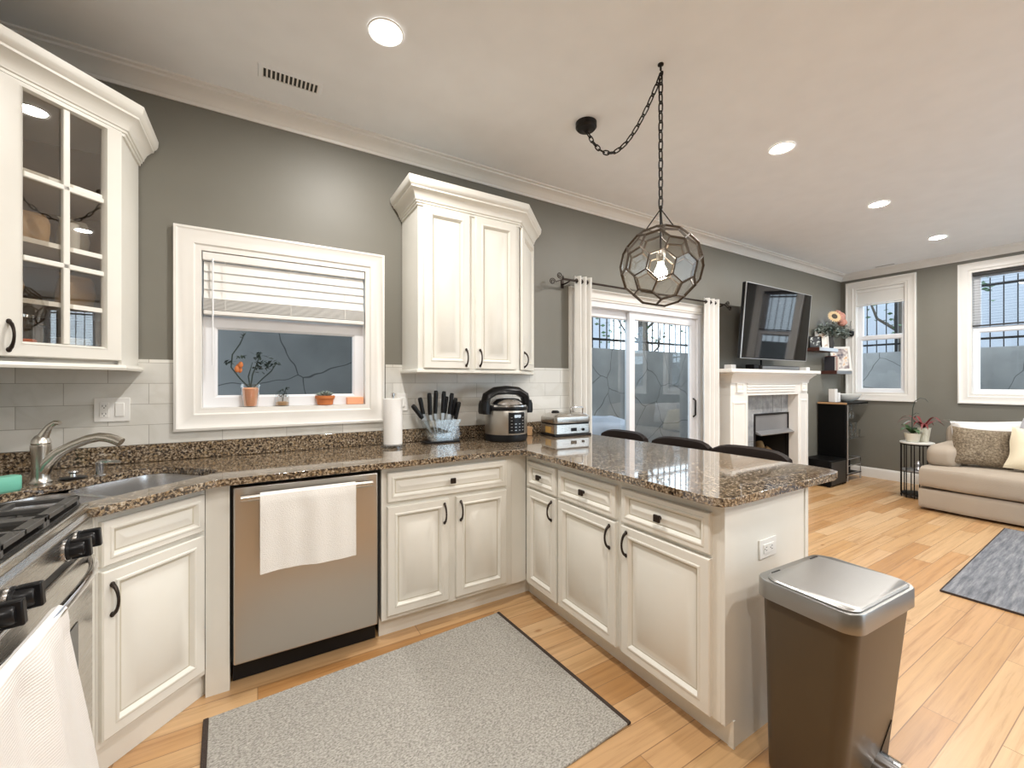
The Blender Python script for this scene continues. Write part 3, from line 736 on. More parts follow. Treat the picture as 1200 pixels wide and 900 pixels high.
# face stiles
b = NB(); box(b, 0, .03, 0, .02, GZ0, GZ1); box(b, wE-.03, wE, 0, .02, GZ0, GZ1); box(b, 0, wE, 0, .02, GZ1-.04, GZ1); box(b, 0, wE, 0, .02, GZ0, GZ0+.03); obj('face_frame', b, CREAM, t)
DX0, DX1, DZ0, DZ1 = .012, .400, 1.402, 2.395
IX0, IX1, IZ0, IZ1 = .088, .334, 1.458, 2.372
b = NB()
loft(b, [[(DX0, 0, DZ0), (DX1, 0, DZ0), (DX1, 0, DZ1), (DX0, 0, DZ1)], [(DX0, -.018, DZ0), (DX1, -.018, DZ0), (DX1, -.018, DZ1), (DX0, -.018, DZ1)], [(DX0+.004, -.022, DZ0+.004), (DX1-.004, -.022, DZ0+.004), (DX1-.004, -.022, DZ1-.004), (DX0+.004, -.022, DZ1-.004)],
         [(IX0-.014, -.022, IZ0-.014), (IX1+.014, -.022, IZ0-.014), (IX1+.014, -.022, IZ1+.006), (IX0-.014, -.022, IZ1+.006)], [(IX0-.008, -.026, IZ0-.008), (IX1+.008, -.026, IZ0-.008), (IX1+.008, -.026, IZ1+.003), (IX0-.008, -.026, IZ1+.003)], [(IX0, -.014, IZ0), (IX1, -.014, IZ0), (IX1, -.014, IZ1), (IX0, -.014, IZ1)], [(IX0, 0, IZ0), (IX1, 0, IZ0), (IX1, 0, IZ1), (IX0, 0, IZ1)]], False, False)
d = obj('door', b, CREAM, t)
b = NB(); xm = (IX0+IX1)/2; box(b, xm-.011, xm+.011, -.020, -.004, IZ0, IZ1)
for k in (1, 2): z = IZ0+(IZ1-IZ0)*k/3; box(b, IX0, IX1, -.020, -.004, z-.010, z+.010)
obj('muntins', b, CREAM, d, bevel=.003)
obj('pane', box(NB(), IX0-.003, IX1+.003, -.006, -.003, IZ0-.003, IZ1+.003), CABPANE, d, smooth=False)
pull(d, .048, 1.475)
# contents of the glazed cabinet
def bag(name, label, loc, w, h, dpt, m, rz, group=None):
    b = NB(); L_ = []
    for z, sx, sy in ((0, .92, .9), (.1, 1, 1), (.45, 1.0, 1.05), (.75, .96, .8), (.9, .93, .35), (.93, .93, .18), (1, .95, .12)):
        L_.append([(x*sx+.006*sin(13*z+x*60), y*sy+.004*sin(40*x+9*z), z*h) for x, y in rrect(0, 0, w, dpt, min(w, dpt)*.4, 4)])
    loft(b, L_); o = obj(name, b, m); o.location = loc; o.rotation_euler = (0, 0, rz); return tag(o, label, 'food bag', group)
def inw(u, dep): # point inside the cabinet: u along the door from left, dep behind it
    return (E0.x+u/sqrt(2)-dep/sqrt(2), E0.y+u/sqrt(2)+dep/sqrt(2))
bag('snack_bag', 'crumpled tan food bag on the middle shelf of the glazed cabinet', (*inw(.165, .12), 1.846), .13, .13, .07, BAG, pi/4)
o = bag('food_pouch', 'pale food pouch with a dark emblem on the middle shelf of the glazed cabinet', (*inw(.318, .135), 1.846), .10, .15, .05, CERAM, pi/4)
b = NB(); lathe(b, [(.012, 0), (.012, .003)], M=T(-.005, -.027, .075) @ Rx(pi/2), seg=16); obj('emblem', b, BLACK, o)
o = obj('canister', lathe(NB(), [(.028, 0), (.03, .004), (.03, .09), (.027, .094), (.027, .11), (.02, .112)], seg=20), CERW); o.location = (*inw(.268, .065), 1.846); tag(o, 'small white canister beside the pale pouch in the glazed cabinet', 'canister')
bag('bread_bag', 'amber bag of bread on the lower shelf of the glazed cabinet, right side', (*inw(.325, .13), 1.621), .12, .14, .08, BAG, pi/4)
bag('snack_bag', 'tan snack bag on the lower shelf of the glazed cabinet, left edge', (*inw(.10, .10), 1.621), .08, .13, .05, BAG, pi/4)
t = thing('coffee_press', 'glass coffee press with an orange band at the bottom of the glazed cabinet', 'coffee press', (*inw(.135, .10), 1.4045), pi/4)
obj('beaker', lathe(NB(), [(.042, .03), (.042, .14), (.046, .15)], seg=24, cap1=False), CLEAR, t)
obj('band', lathe(NB(), [(.044, .03), (.046, .034), (.046, .065), (.044, .07)], seg=24), ORANGE, t)
obj('base', lathe(NB(), [(.045, 0), (.047, .005), (.044, .03)], seg=24), BLACK, t)
b = NB(); tube(b, [(.045, 0, .13), (.075, 0, .125), (.08, 0, .09), (.07, 0, .05), (.046, 0, .045)], .006, 8); obj('handle', b, BLACK, t)
obj('lid', lathe(NB(), [(.046, .151), (.046, .162), (.02, .17), (.006, .172), (.006, .19), (.011, .195), (.006, .204)], seg=24), CHROME, t)
o = obj('storage_box', box(NB(), -.05, .05, -.04, .04, 0, .09), CERW, bevel=.006); o.location = (*inw(.30, .12), 1.4045); o.rotation_euler = (0, 0, pi/4); tag(o, 'white storage box at the bottom of the glazed cabinet, right side', 'box')

# ------------------------------------------------------------ wall plates
def wallplate(label, loc, rz, n, kinds):
    t = thing('wall_plate', label, 'outlet', loc, rz); w = .058*n+.014
    obj('plate', box(NB(), -w/2, w/2, -.006, -.0005, -.058, .058), PLATE, t, bevel=.002)
    for i, k in enumerate(kinds):
        x = (i-(n-1)/2)*.056
        if k == 'o':
            s = obj('socket', box(NB(), x-.017, x+.017, -.009, -.006, -.035, .035), PLATE, t, bevel=.001)
            for z in (-.019, .019):
                for q in (-.006, .006): obj('slot', box(NB(), x+q-.001, x+q+.001, -.0096, -.009, z-.004, z+.005), BLACK, s, smooth=False)
                obj('slot', lathe(NB(), [(.0025, 0), (.0025, .0006)], M=T(x, -.009, z-.009) @ Rx(pi/2), seg=8), BLACK, s)
        else: obj('rocker', box(NB(), x-.017, x+.017, -.010, -.006, -.033, .033), PLATE, t, bevel=.002)
    return t
wallplate('white double plate with outlet and switch on the tiles, left of the window', (-.603, -.0105, 1.177), 0, 2, 'os')
wallplate('white switch plate on the tiles behind the paper towel holder', (.815, -.0105, 1.18), 0, 1, 's')
pl = wallplate('white outlet mounted sideways on the end panel of the peninsula', (1.675, -1.8825, .677), 0, 1, 'o'); pl.rotation_euler = (0, pi/2, 0)

# ------------------------------------------------------------ things on the counter
ZT = .9113
t = thing('paper_towel_holder', 'clear acrylic holder with a full roll of paper towel beside the window', 'paper towel holder', (.715, -.155, ZT))
obj('base', lathe(NB(), [(.075, 0), (.075, .016), (.07, .018)], seg=32), CLEAR, t)
b = NB(); lathe(b, [(.008, .018), (.008, .31), (.014, .315), (.014, .33), (.006, .335)], seg=14); obj('post', b, CHROME, t)
r_ = obj('paper_roll', lathe(NB(), [(.02, .020), (.056, .020), (.0565, .025), (.0565, .293), (.056, .298), (.02, .298), (.02, .02)], seg=40, cap0=False, cap1=False), PAPER, t)
b = NB(); tube(b, [(-.068, -.02, .016), (-.068, -.02, .12)], .006, 10); obj('side_arm', b, CLEAR, t)
# knife block
t = thing('knife_block', 'clear acrylic fan-shaped knife block on a black base', 'knife block', (1.045, -.115, ZT))
b = NB(); prism(b, rrect(0, 0, .25, .10, .02), 0, .012); obj('base', b, BLACK, t, bevel=.003)
for y in (-.035, .035):
    b = NB(); loft(b, [[(-.075, yy, .013), (.075, yy, .013), (.13, yy, .15), (-.13, yy, .15)] for yy in (y-.004, y+.004)]); obj('fan_panel', b, CLEAR, t, smooth=False)
b = NB(); box(b, -.09, .09, -.031, .031, .028, .036); obj('slot_bar', b, CLEAR, t, smooth=False)
KN = [(-.195, .250, -.130, .165), (-.140, .295, -.118, .19), (-.085, .325, -.078, .185), (-.030, .340, -.035, .19), (.018, .335, .008, .195), (.045, .300, .030, .19), (.075, .322, .055, .185), (.112, .288, .088, .175), (.128, .262, .100, .15)]
names = ['leftmost and most tilted', 'second from the left', 'third from the left, thick handled', 'fourth from the left, tallest', 'at the middle of the fan', 'short one right of the middle', 'third from the right', 'second from the right', 'rightmost']
for i, (tx, tz, bx, bz) in enumerate(KN):
    k = thing('knife', 'black handled knife in the clear block, '+names[i], 'knife', (1.045, -.115+(.012 if i % 2 else -.010), ZT), 0, 'knives in the clear block')
    top = Vector((tx, 0, tz)); bot = Vector((bx, 0, bz)); dd = (bot-top).normalized()
    b = NB(); tube(b, [top-dd*.004, top, top.lerp(bot, .15), top.lerp(bot, .5), top.lerp(bot, .85), bot], [.009, .014, .016, .0145, .015, .013], 10, flat=.65); obj('handle', b, BLACK, k)
    b = NB(); e = Vector((bx*.45, 0, .046)); s = Vector((dd.z, 0, -dd.x))*.011
    loft(b, [[bot+s+Vector((0, q, 0)), bot-s+Vector((0, q, 0)), e-s*.25+Vector((0, q, 0)), e+s*.25+Vector((0, q, 0))] for q in (-.0011, .0011)]); obj('blade', b, LIDSTEEL, k, smooth=False)
# multi cooker
t = thing('pressure_cooker', 'round steel and black electric pressure cooker under the wall cabinet', 'pressure cooker', (1.478, -.235, ZT))
obj('base', lathe(NB(), [(.138, 0), (.145, .006), (.150, .03), (.148, .048)], seg=48), BLACK, t)
obj('body', lathe(NB(), [(.146, .048), (.147, .05), (.147, .205), (.145, .21)], seg=48), STEELV, t)
obj('rim', lathe(NB(), [(.149, .210), (.152, .214), (.152, .228), (.146, .234)], seg=48), BLACK, t)
obj('lid', lathe(NB(), [(.144, .234), (.142, .244), (.120, .250), (.112, .262), (.090, .282), (.06, .290), (.0, .292)], seg=48), CHROME, t)
b = NB()
pts = [(-.165, 0, .255), (-.150, 0, .305), (-.09, 0, .338), (0, 0, .345), (.09, 0, .338), (.150, 0, .305), (.165, 0, .255)]
tube(b, pts, [.028, .030, .030, .030, .030, .030, .028], 12, flat=1.5); obj('lid_handle', b, BLACK, t)
for s in (-1, 1):
    b = NB(); loft(b, [[(s*x, y, z) for x, y in rrect(.170, 0, w, .10, .015, 4)] for w, z in ((.045, .185), (.055, .20), (.05, .25), (.03, .275))]); obj('side_handle', b, BLACK, t)
b = NB(); lp = []
for z in (.058, .064, .192, .198):
    row = []
    for k in range(13):
        a = radians(-90+(-24+48*k/12)); rr_ = .1475 if z in (.058, .198) else .152; row.append((rr_*cos(a), rr_*sin(a), z))
    lp.append(row)
loft(b, lp, False, False, closed=False); cp_ = obj('control_panel', b, BLACK, t)
b = NB()
for zi in range(5):
    for q in (-16, -5, 6, 17):
        a = radians(-90+q); M = Rz(a+pi/2); z = .078+zi*.021
        if zi in (3,) and q in (-5, 6): continue
        box(b, -.006, .006, -.1535, -.1525, z, z+.004, M=M)
box(b, -.025, .025, -.1545, -.1525, .165, .182)
obj('button_marks', b, SILVER, cp_, smooth=False)
o = obj('wooden_block', box(NB(), -.055, .055, -.03, .03, 0, .065), WOODL, bevel=.004); o.location = (1.715, -.10, ZT); tag(o, 'small light wood block between the pressure cooker and the grill press', 'block')
# grill press
t = thing('grill_press', 'stainless steel sandwich grill press at the corner of the counter', 'grill press', (2.015, -.215, ZT), radians(-4))
b = NB(); loft(b, [[(x, y, z) for x, y in rrect(0, 0, w, d_, .02)] for w, d_, z in ((.30, .19, .008), (.325, .21, .02), (.32, .205, .085))]); obj('base', b, STEEL, t)
obj('foot_rail', box(NB(), -.165, .165, -.11, .10, 0, .014), BLACK, t, bevel=.004)
obj('plate_gap', box(NB(), -.15, .15, -.095, .095, .085, .097), BLACK, t)
b = NB(); loft(b, [[(x, y, z) for x, y in rrect(0, 0, w, d_, .03)] for w, d_, z in ((.325, .21, .097), (.335, .215, .108), (.33, .21, .140), (.28, .17, .163), (.24, .13, .168))]); obj('lid', b, STEEL, t)
b = NB(); tube(b, [(-.01, -.08, .16), (-.01, -.085, .205), (.0, -.085, .213), (.09, -.085, .213), (.10, -.085, .205), (.10, -.08, .16)], .006, 10); obj('handle', b, CHROME, t)
b = NB(); lathe(b, [(.03, .168), (.03, .178), (.02, .186)], (-.09, 0, 0), 20); obj('dial', b, BLACK, t)
obj('display', box(NB(), -.02, .03, -.108, -.101, .035, .06), BLACK, t, bevel=.001)
b = NB(); lathe(b, [(.011, 0), (.010, .012)], M=T(.09, -.100, .045) @ Rx(pi/2), seg=16); obj('dial', b, BLACK, t)
obj('side_label', box(NB(), -.166, -.160, -.05, .02, .025, .07), GOLD, t, smooth=False)

# ------------------------------------------------------------ kitchen window blind and sill plants
t = thing('window_blind', 'white slatted blind raised halfway in the kitchen window', 'blind', (0, 0, 0))
x0, x1 = KW[0]+.016, KW[1]-.016
obj('headrail', box(NB(), x0, x1, -.006, .032, 1.962, 2.005), SHADE, t, bevel=.002)
b = NB()
for k in range(4):
    z = 1.930-k*.0475; M = T(0, .013, z) @ Rx(radians(80))
    box(b, x0+.004, x1-.004, -.0265, .0265, -.0013, .0013, M=M)
for k in range(11): z = 1.698+k*.0058; box(b, x0+.004, x1-.004, -.011, .037, z, z+.0027)
obj('slats', b, SHADE, t, smooth=False)
obj('bottom_rail', box(NB(), x0+.004, x1-.004, -.011, .037, 1.672, 1.694), SHADE, t, bevel=.003)
b = NB()
for x in (-.15, .165, .46):
    for y in (-.013, .0385): box(b, x-.0012, x+.0012, y-.0008, y+.0008, 1.69, 1.97)
obj('ladder_cord', b, SHADE, t, smooth=False)
b = NB(); tube(b, [(-.205, -.012, 1.97), (-.205, -.014, 1.40)], .0042, 8); obj('tilt_wand', b, CLEAR if False else VINYL, t)
ZS = KW[2]+.0125
def leaf_cloud(b, c, r, n, size, mi=0, flat=.7):
    for _ in range(n):
        d_ = Vector((random.gauss(0, 1), random.gauss(0, 1), random.gauss(0, flat))).normalized()*r*random.uniform(.3, 1); p = Vector(c)+d_
        M = T(*p) @ Rz(random.uniform(0, 6.3)) @ Ry(random.uniform(-.9, .9)) @ Rx(random.uniform(-.6, .6))
        q = [M @ Vector(v)*1 for v in ((-size, 0, 0), (-size*.2, -size*.45, size*.1), (size, 0, 0), (-size*.2, size*.45, size*.1))]
        f = b.faces.new([b.verts.new(v) for v in q]); f.material_index = mi
t = thing('glass_cup_plant', 'leggy dark plant in a peach cup within a tall clear glass on the sill', 'plant', (-.035, .024, ZS))
obj('glass', lathe(NB(), [(.034, 0), (.036, .003), (.050, .125), (.052, .128)], seg=24, cap1=False), CLEAR, t)
obj('peach_cup', lathe(NB(), [(.026, .004), (.030, .01), (.040, .10), (.034, .108)], seg=24), PEACH, t)
b = NB()
for pts in ([(0, 0, .10), (-.05, .0, .16), (-.09, 0, .22), (-.085, .0, .29), (-.05, 0, .35), (-.028, 0, .405)], [(0, 0, .10), (.01, 0, .18), (.03, 0, .24), (.05, .01, .31)], [(.01, 0, .10), (.06, .0, .16), (.10, 0, .20), (.13, .0, .25)], [(.0, 0, .10), (-.01, .01, .17), (.01, 0, .25)]): tube(b, pts, [.0035]*(len(pts)-1)+[.0015], 6)
obj('stems', b, LEAFD, t)
b = NB()
for c, r, n in (((.05, 0, .23), .05, 30), ((.10, 0, .25), .05, 26), ((.03, 0, .29), .035, 16), ((-.095, 0, .245), .025, 8), ((-.03, 0, .40), .018, 5), ((-.04, 0, .28), .02, 6)): leaf_cloud(b, c, r, n, .017)
obj('leaves', b, LEAFD, t)
b = NB()
for q in ((-.058, .01, .222), (-.046, .0, .235), (-.05, .012, .208), (-.064, .004, .21)): sphere(b, q, .012, 1, .6, 1.5, 10, 7)
obj('bloom', b, TERRA, t)
t = thing('jar_plant', 'tiny plant in a small clear jar, second on the window sill', 'plant', (.122, .024, ZS))
obj('jar', lathe(NB(), [(.034, 0), (.036, .003), (.036, .055), (.032, .06), (.034, .066)], seg=24, cap1=False), CLEAR, t)
obj('gravel', lathe(NB(), [(.032, .004), (.0335, .006), (.0335, .022), (.02, .026)], seg=20), WOODL, t)
b = NB(); leaf_cloud(b, (0, 0, .075), .028, 20, .012); tube(b, [(0, 0, .02), (.01, 0, .07), (.022, 0, .11)], .002, 6); leaf_cloud(b, (.024, 0, .105), .014, 8, .01); obj('leaves', b, LEAFD, t)
t = thing('succulent_pot', 'pale succulent in a low terracotta pot on the window sill', 'plant', (.352, .026, ZS))
obj('pot', lathe(NB(), [(.038, 0), (.044, .004), (.048, .038), (.055, .040), (.056, .056), (.050, .057), (.048, .048)], seg=28), TERRA, t)
obj('soil', lathe(NB(), [(.046, .046), (.046, .050)], seg=20), SOIL, t)
b = NB()
for k in range(34):
    a = k*2.4; r = .010+.034*(k/34); h = .03*(1-k/50)
    p0 = Vector((r*.4*cos(a), r*.4*sin(a), .05)); p1 = Vector((r*1.4*cos(a), r*1.4*sin(a), .058+h)); tube(b, [p0, p0.lerp(p1, .6)+Vector((0, 0, .003)), p1], [.004, .006, .001], 6)
obj('rosette', b, LEAFG, t)
t = obj('wax_block', box(NB(), -.05, .05, -.022, .022, 0, .045), PEACH, bevel=.004); t.location = (.524, .026, ZS); tag(t, 'small peach coloured block at the right end of the window sill', 'block')

# ------------------------------------------------------------ rugs, bin
t = thing('kitchen_rug', 'grey woven rug with dark bound ends on the kitchen floor', 'rug', (.522, -1.187, 0), radians(3.2))
b = NB(); box(b, -.660, .660, -.467, .467, .001, .011); obj('pile', b, RUG, t, bevel=.003)
for s in (-1, 1): obj('binding', box(NB(), s*.668-.009, s*.668+.009, -.469, .469, .001, .012), RUGEDGE, t, bevel=.003)
t = thing('area_rug', 'worn blue-grey area rug in front of the sofa', 'rug', (4.72, -3.05, 0), radians(2))
obj('pile', box(NB(), -1.02, 1.02, -1.19, 1.19, .001, .012), RUG2, t, bevel=.003)
obj('edge_binding', rings((b := NB()), -1.025, -1.195, 2.05, 2.39, [(0, 0), (0, .011), (.007, .011), (.007, 0)], cap=False) and xf(b, Matrix(((1,0,0,0),(0,0,1,0),(0,1,0,0.001),(0,0,0,1)))), RUGEDGE, t)
# trash can
t = thing('trash_can', 'taupe pedal bin with a stainless steel lid at the end of the peninsula', 'trash can', (1.638, -2.118, 0), radians(-3))
b = NB(); L_ = []
BIN = ((.335, .212, .028, .004), (.342, .220, .024, .02), (.360, .246, .012, .30), (.385, .275, 0, .60))
for w, d_, cy, z in BIN: L_.append([(x, y, z) for x, y in rrect(0, cy, w, d_, .045, 6)])
loft(b, L_); obj('bin_body', b, TAUPE, t)
obj('base_ring', loft((b := NB()), [[(x, y, z) for x, y in rrect(0, .03, .328, .212, .045, 6)] for z in (0, .012)]) and b, BLACK, t)
b = NB(); loft(b, [[(x, y, z) for x, y in rrect(0, 0, w, d_, .05, 7)] for w, d_, z in ((.400, .292, .592), (.408, .300, .594), (.408, .300, .648), (.404, .296, .652), (.394, .286, .652))]); lid = obj('lid_band', b, LIDSTEEL, t)
b = NB(); loft(b, [[(x, y, z) for x, y in rrect(0, -.008, w, d_, .042, 7)] for w, d_, z in ((.382, .262, .652), (.382, .262, .656), (.374, .254, .660))]); obj('lid_top', b, LIDSTEEL, t)
b = NB()
for x in (-.12, .12): box(b, x-.022, x+.022, .118, .122, .6525, .6615)
obj('hinge_slot', b, BLACK, t)
fy = lambda z: -.0865-(z-.02)/.28*.0245
b = NB(); loft(b, [[(.035, fy(.075)-o, .075), (.128, fy(.075)-o, .075), (.128, fy(.215)-o, .215)] for o in (.002, -.02)]); obj('pedal_recess', b, BLACK, t, smooth=False)
b = NB(); L_ = []
for k in range(11):
    a = radians(k*180/10); L_.append([(.066+.064*cos(a), y, .055+.074*sin(a)) for y in (-.150, -.078)]+[(.066+.055*cos(a), y, .055+.064*sin(a)) for y in (-.078, -.150)])
loft(b, L_); obj('pedal', b, CHROME, t)

# ------------------------------------------------------------ ceiling: downlights, vents, pendant
def downlight(loc, label):
    t = thing('recessed_light', label, 'ceiling light', loc, 0, 'recessed ceiling lights')
    obj('trim_ring', lathe(NB(), [(.060, -.001), (.074, -.001), (.076, -.004), (.072, -.008), (.060, -.006)], seg=36, cap0=False, cap1=False), WHITE, t)
    obj('lens', lathe(NB(), [(.0, -.0035), (.0595, -.0035)], seg=36, cap0=False, cap1=False), CANM, t); return t
dl = downlight((.481, -.892, ZC), 'recessed ceiling light above the kitchen, left of the pendant chain')
dup(dl, (2.943, -1.313, ZC), label='recessed ceiling light right of the pendant, largest of the right-hand row')
dup(dl, (4.591, -1.29, ZC), label='recessed ceiling light in the right-hand row, second from the pendant')
dup(dl, (6.179, -1.276, ZC), label='recessed ceiling light in the right-hand row, farthest from the pendant')
for x, y, l in ((.481, -2.45, 'added unseen fill downlight in the kitchen row, straight above the camera'), (-.35, -3.9, 'added unseen fill downlight behind the camera near the left wall'), (1.9, -3.3, 'added unseen fill downlight behind the camera above the open floor'), (2.943, -3.9, 'added unseen fill downlight of the rear row, opposite the pendant'), (4.591, -3.9, 'added unseen fill downlight of the rear row, above the area rug'), (6.179, -3.9, 'added unseen fill downlight of the rear row, above the sofa end')):  # extra downlights out of view, added to fill the room with light
    dup(dl, (x, y, ZC), label=l)
def vent(loc, w, d_, label, rz=0, gap=.018, wid=.004):
    t = thing('ceiling_vent', label, 'vent', loc, rz)
    obj('backing', box(NB(), -w/2, w/2, -d_/2, d_/2, -.003, -.0005), DARKGREY, t)
    b = NB(); n = int(w/gap)
    for k in range(n+1): x = -w/2+w*k/n; box(b, x-wid, x+wid, -d_/2, d_/2, -.006, -.003)
    obj('louvres', b, WHITE, t, smooth=False)
    b = NB(); rings(b, -w/2-.02, -d_/2-.02, w+.04, d_+.04, [(0, 0), (.004, -.006), (.02, -.007), (.02, 0)], cap=False); xf(b, Matrix(((1,0,0,0),(0,0,1,0),(0,1,0,0),(0,0,0,1)))); obj('frame', b, CEIL, t)
vent((.145, -.345, ZC), .25, .07, 'slim white ceiling vent with dark gaps above the kitchen window')
vent((7.06, -.56, ZC), .06, .20, 'small ceiling vent in front of the far left tall window', 0, .03, .0012)

PX, PY = 1.669, -1.39
t = thing('pendant_lamp', 'faceted glass globe pendant lamp hanging on a dark swagged chain', 'pendant lamp', (PX, PY, ZC))
obj('canopy', lathe(NB(), [(.062, 0), (.062, -.028), (.052, -.040), (.02, -.044), (.008, -.055)], (0, .54, 0), 28), BLACKM, t)
b = NB(); lathe(b, [(.014, 0), (.014, -.006), (.005, -.01), (.005, -.03)], seg=14); tube(b, [(0, 0, -.03), (.010, 0, -.038), (.012, 0, -.05), (0, 0, -.058), (-.010, 0, -.05)], .003, 8); obj('ceiling_hook', b, BLACKM, t)
b = NB(); lk = [(.0105*cos(a)*1, 0, .023*sin(a)) for a in [2*pi*k/14 for k in range(14)]]
lk = [(x, y, z+math.copysign(.006, z)) for x, y, z in lk]; tube(b, lk, .0036, 6, closed=True)
lm = obj('chain_link', b, BLACKM, t); first = True
def put_link(p, dirv, roll):
    global first
    o = lm if first else lm.copy()
    if not first: COL.objects.link(o); o.parent = t
    first = False
    q = Vector((0, 0, 1)).rotation_difference(Vector(dirv).normalized()); o.rotation_mode = 'QUATERNION'
    from mathutils import Quaternion
    o.rotation_quaternion = q @ Quaternion((0, 0, 1), roll); o.location = p
GZ = 1.87-ZC; GR = .192
z = -.072; i = 0
while z > GZ+GR+.115: put_link((0, 0, z), (0, 0, 1), (i % 2)*pi/2); z -= .046; i += 1
zend = z+.03
# swag
prev = None; acc = 0; i = 0
def sw(s):
    y = .54*s; za, zb = -.04, -.055; sag = .235
    return Vector((0, .54*(1-s), za*(1-s)+zb*s-sag*4*s*(1-s)*(1+.25*(.5-s))))
K = 400; P = [sw(k/K) for k in range(K+1)]
for a, c in zip(P, P[1:]):
    acc += (c-a).length
    if acc >= .045: put_link(c, c-a, (i % 2)*pi/2); acc = 0; i += 1
# hub, spreader chains, stem, socket, bulb, globe
b = NB(); lathe(b, [(.006, zend), (.010, zend-.01), (.006, zend-.02), (.004, GZ+.06)], seg=12); obj('stem', b, BLACKM, t)
b = NB()
for k in range(3):
    a = k*2*pi/3+.5; p0 = Vector((0, 0, zend-.015)); p1 = Vector((.075*cos(a), .075*sin(a), GZ+GR*.90))
    for j in range(7): q = p0.lerp(p1, (j+.5)/7); d_ = (p1-p0).normalized()*.009; tube(b, [q-d_, q+d_], .0028, 6)
obj('spreader_chains', b, BLACKM, t)
obj('socket', lathe(NB(), [(.004, GZ+.085), (.018, GZ+.08), (.021, GZ+.07), (.021, GZ+.028), (.017, GZ+.02)], seg=20), NICKEL, t)
obj('bulb', lathe(NB(), [(.012, GZ+.02), (.016, GZ+.005), (.028, GZ-.02), (.030, GZ-.035), (.022, GZ-.055), (.0, GZ-.064)], seg=20), BULB, t)
ico = NB(); bmesh.ops.create_icosphere(ico, subdivisions=2, radius=1); ico.verts.ensure_lookup_table(); xf(ico, Rx(.28) @ Rz(.4))
cells = []
for v in ico.verts:
    fs = sorted(v.link_faces, key=lambda f: 0); c0 = v.co.normalized()
    ax = c0.orthogonal().normalized(); ay = c0.cross(ax)
    pts = [f.calc_center_median().normalized() for f in v.link_faces]; pts.sort(key=lambda p: math.atan2(p.dot(ay), p.dot(ax))); cells.append((c0, pts))
top = max(range(len(cells)), key=lambda i: cells[i][0].z); bot_ = min(range(len(cells)), key=lambda i: cells[i][0].z)
edges = {}; panes = NB()
for i, (c0, pts) in enumerate(cells):
    for a, c in zip(pts, pts[1:]+pts[:1]): edges[tuple(sorted((tuple(round(x, 4) for x in a), tuple(round(x, 4) for x in c))))] = 1
    if i in (top,): continue
    panes.faces.new([panes.verts.new(p*GR*.992) for p in pts])
ico.free()
gl = obj('glass_panes', xf(panes, T(0, 0, GZ)), LAMPPANE, t, smooth=False)
b = NB()
for a, c in edges:
    A_, C_ = Vector(a), Vector(c); n_ = (A_+C_).normalized(); sd = (C_-A_).cross(n_).normalized()*.0028; e_ = (C_-A_).normalized()*.002
    loft(b, [[P_*(GR-.007)+sd+q, P_*(GR-.007)-sd+q, P_*(GR+.003)-sd+q, P_*(GR+.003)+sd+q] for P_, q in ((A_, -e_), (C_, e_))])
obj('globe_frame', xf(b, T(0, 0, GZ)), LEADM, t)

# ------------------------------------------------------------ bar stools
def stool():
    t = thing('bar_stool', 'x', 'bar stool', (2.30, -.5, 0), 0, 'bar stools along the peninsula')
    for sx in (-.15, .17):
        for sy in (-.17, .17):
            b = NB(); tube(b, [(sx*1.15, sy*1.1, 0), (sx, sy, .60)], [.014, .018], 8); obj('leg', b, DARKWOOD, t)
    b = NB(); tube(b, [(-.155, -.178, .2), (.178, -.178, .2), (.178, .178, .2), (-.155, .178, .2)], .010, 8, closed=True); obj('foot_ring', b, DARKWOOD, t)
    obj('seat', loft((b := NB()), [[(x, y, z) for x, y in rrect(.02, 0, w, w, .06)] for w, z in ((.38, .60), (.41, .615), (.41, .655), (.36, .675))]) and b, LEATHER, t)
    b = NB(); L_ = []
    for k in range(13):
        s = k/12*2-1; y = s*.215; x = .235-.045*s*s; z = .942-.030*abs(s)**5
        L_.append([(x+dx, y, zz) for dx, zz in ((-.022, .66), (-.032, z-.04), (-.024, z-.010), (0, z), (.024, z-.010), (.032, z-.04), (.022, .66))])
    loft(b, L_); obj('backrest', b, LEATHER, t)
    return t
st = stool(); st.location = (2.19, -.46, 0); st['label'] = 'dark leather bar stool at the counter, nearest the back wall'
dup(st, (2.19, -.965, 0), label='dark leather bar stool, the middle one of three at the counter')
dup(st, (2.19, -1.415, 0), label='dark brown leather bar stool nearest the open end of the peninsula')

# ------------------------------------------------------------ curtains
t = thing('curtain_rod', 'dark iron curtain rod with scrolled ends above the sliding door', 'curtain rod', (0, -.10, 2.135))
b = NB(); tube(b, [(2.08, 0, 0), (4.26, 0, 0)], .009, 10); obj('rod', b, BRONZE, t)
for s, x in ((-1, 2.08), (1, 4.26)):
    b = NB()
    for dz in (-1, 1):
        pts = []
        for k in range(26):
            a = k/25*3.4*pi; r = .030*(1-k/32); pts.append((x+s*(.035 if dz > 0 else .095)+s*(-r*cos(a)), -.008 if dz > 0 else .008, (.022 if dz > 0 else -.030)+dz*(-r*sin(a))*.9))
        tube(b, [(x-s*.01, 0, 0)]+pts, .0038, 6)
    obj('scroll_finial', b, BRONZE, t)
for x in (2.15, 4.22):
    b = NB(); tube(b, [(x, .098, -.02), (x, .05, -.02), (x, 0, -.011)], .006, 8); box(b, x-.012, x+.012, .092, .099, -.05, .02); obj('bracket', b, BRONZE, t)
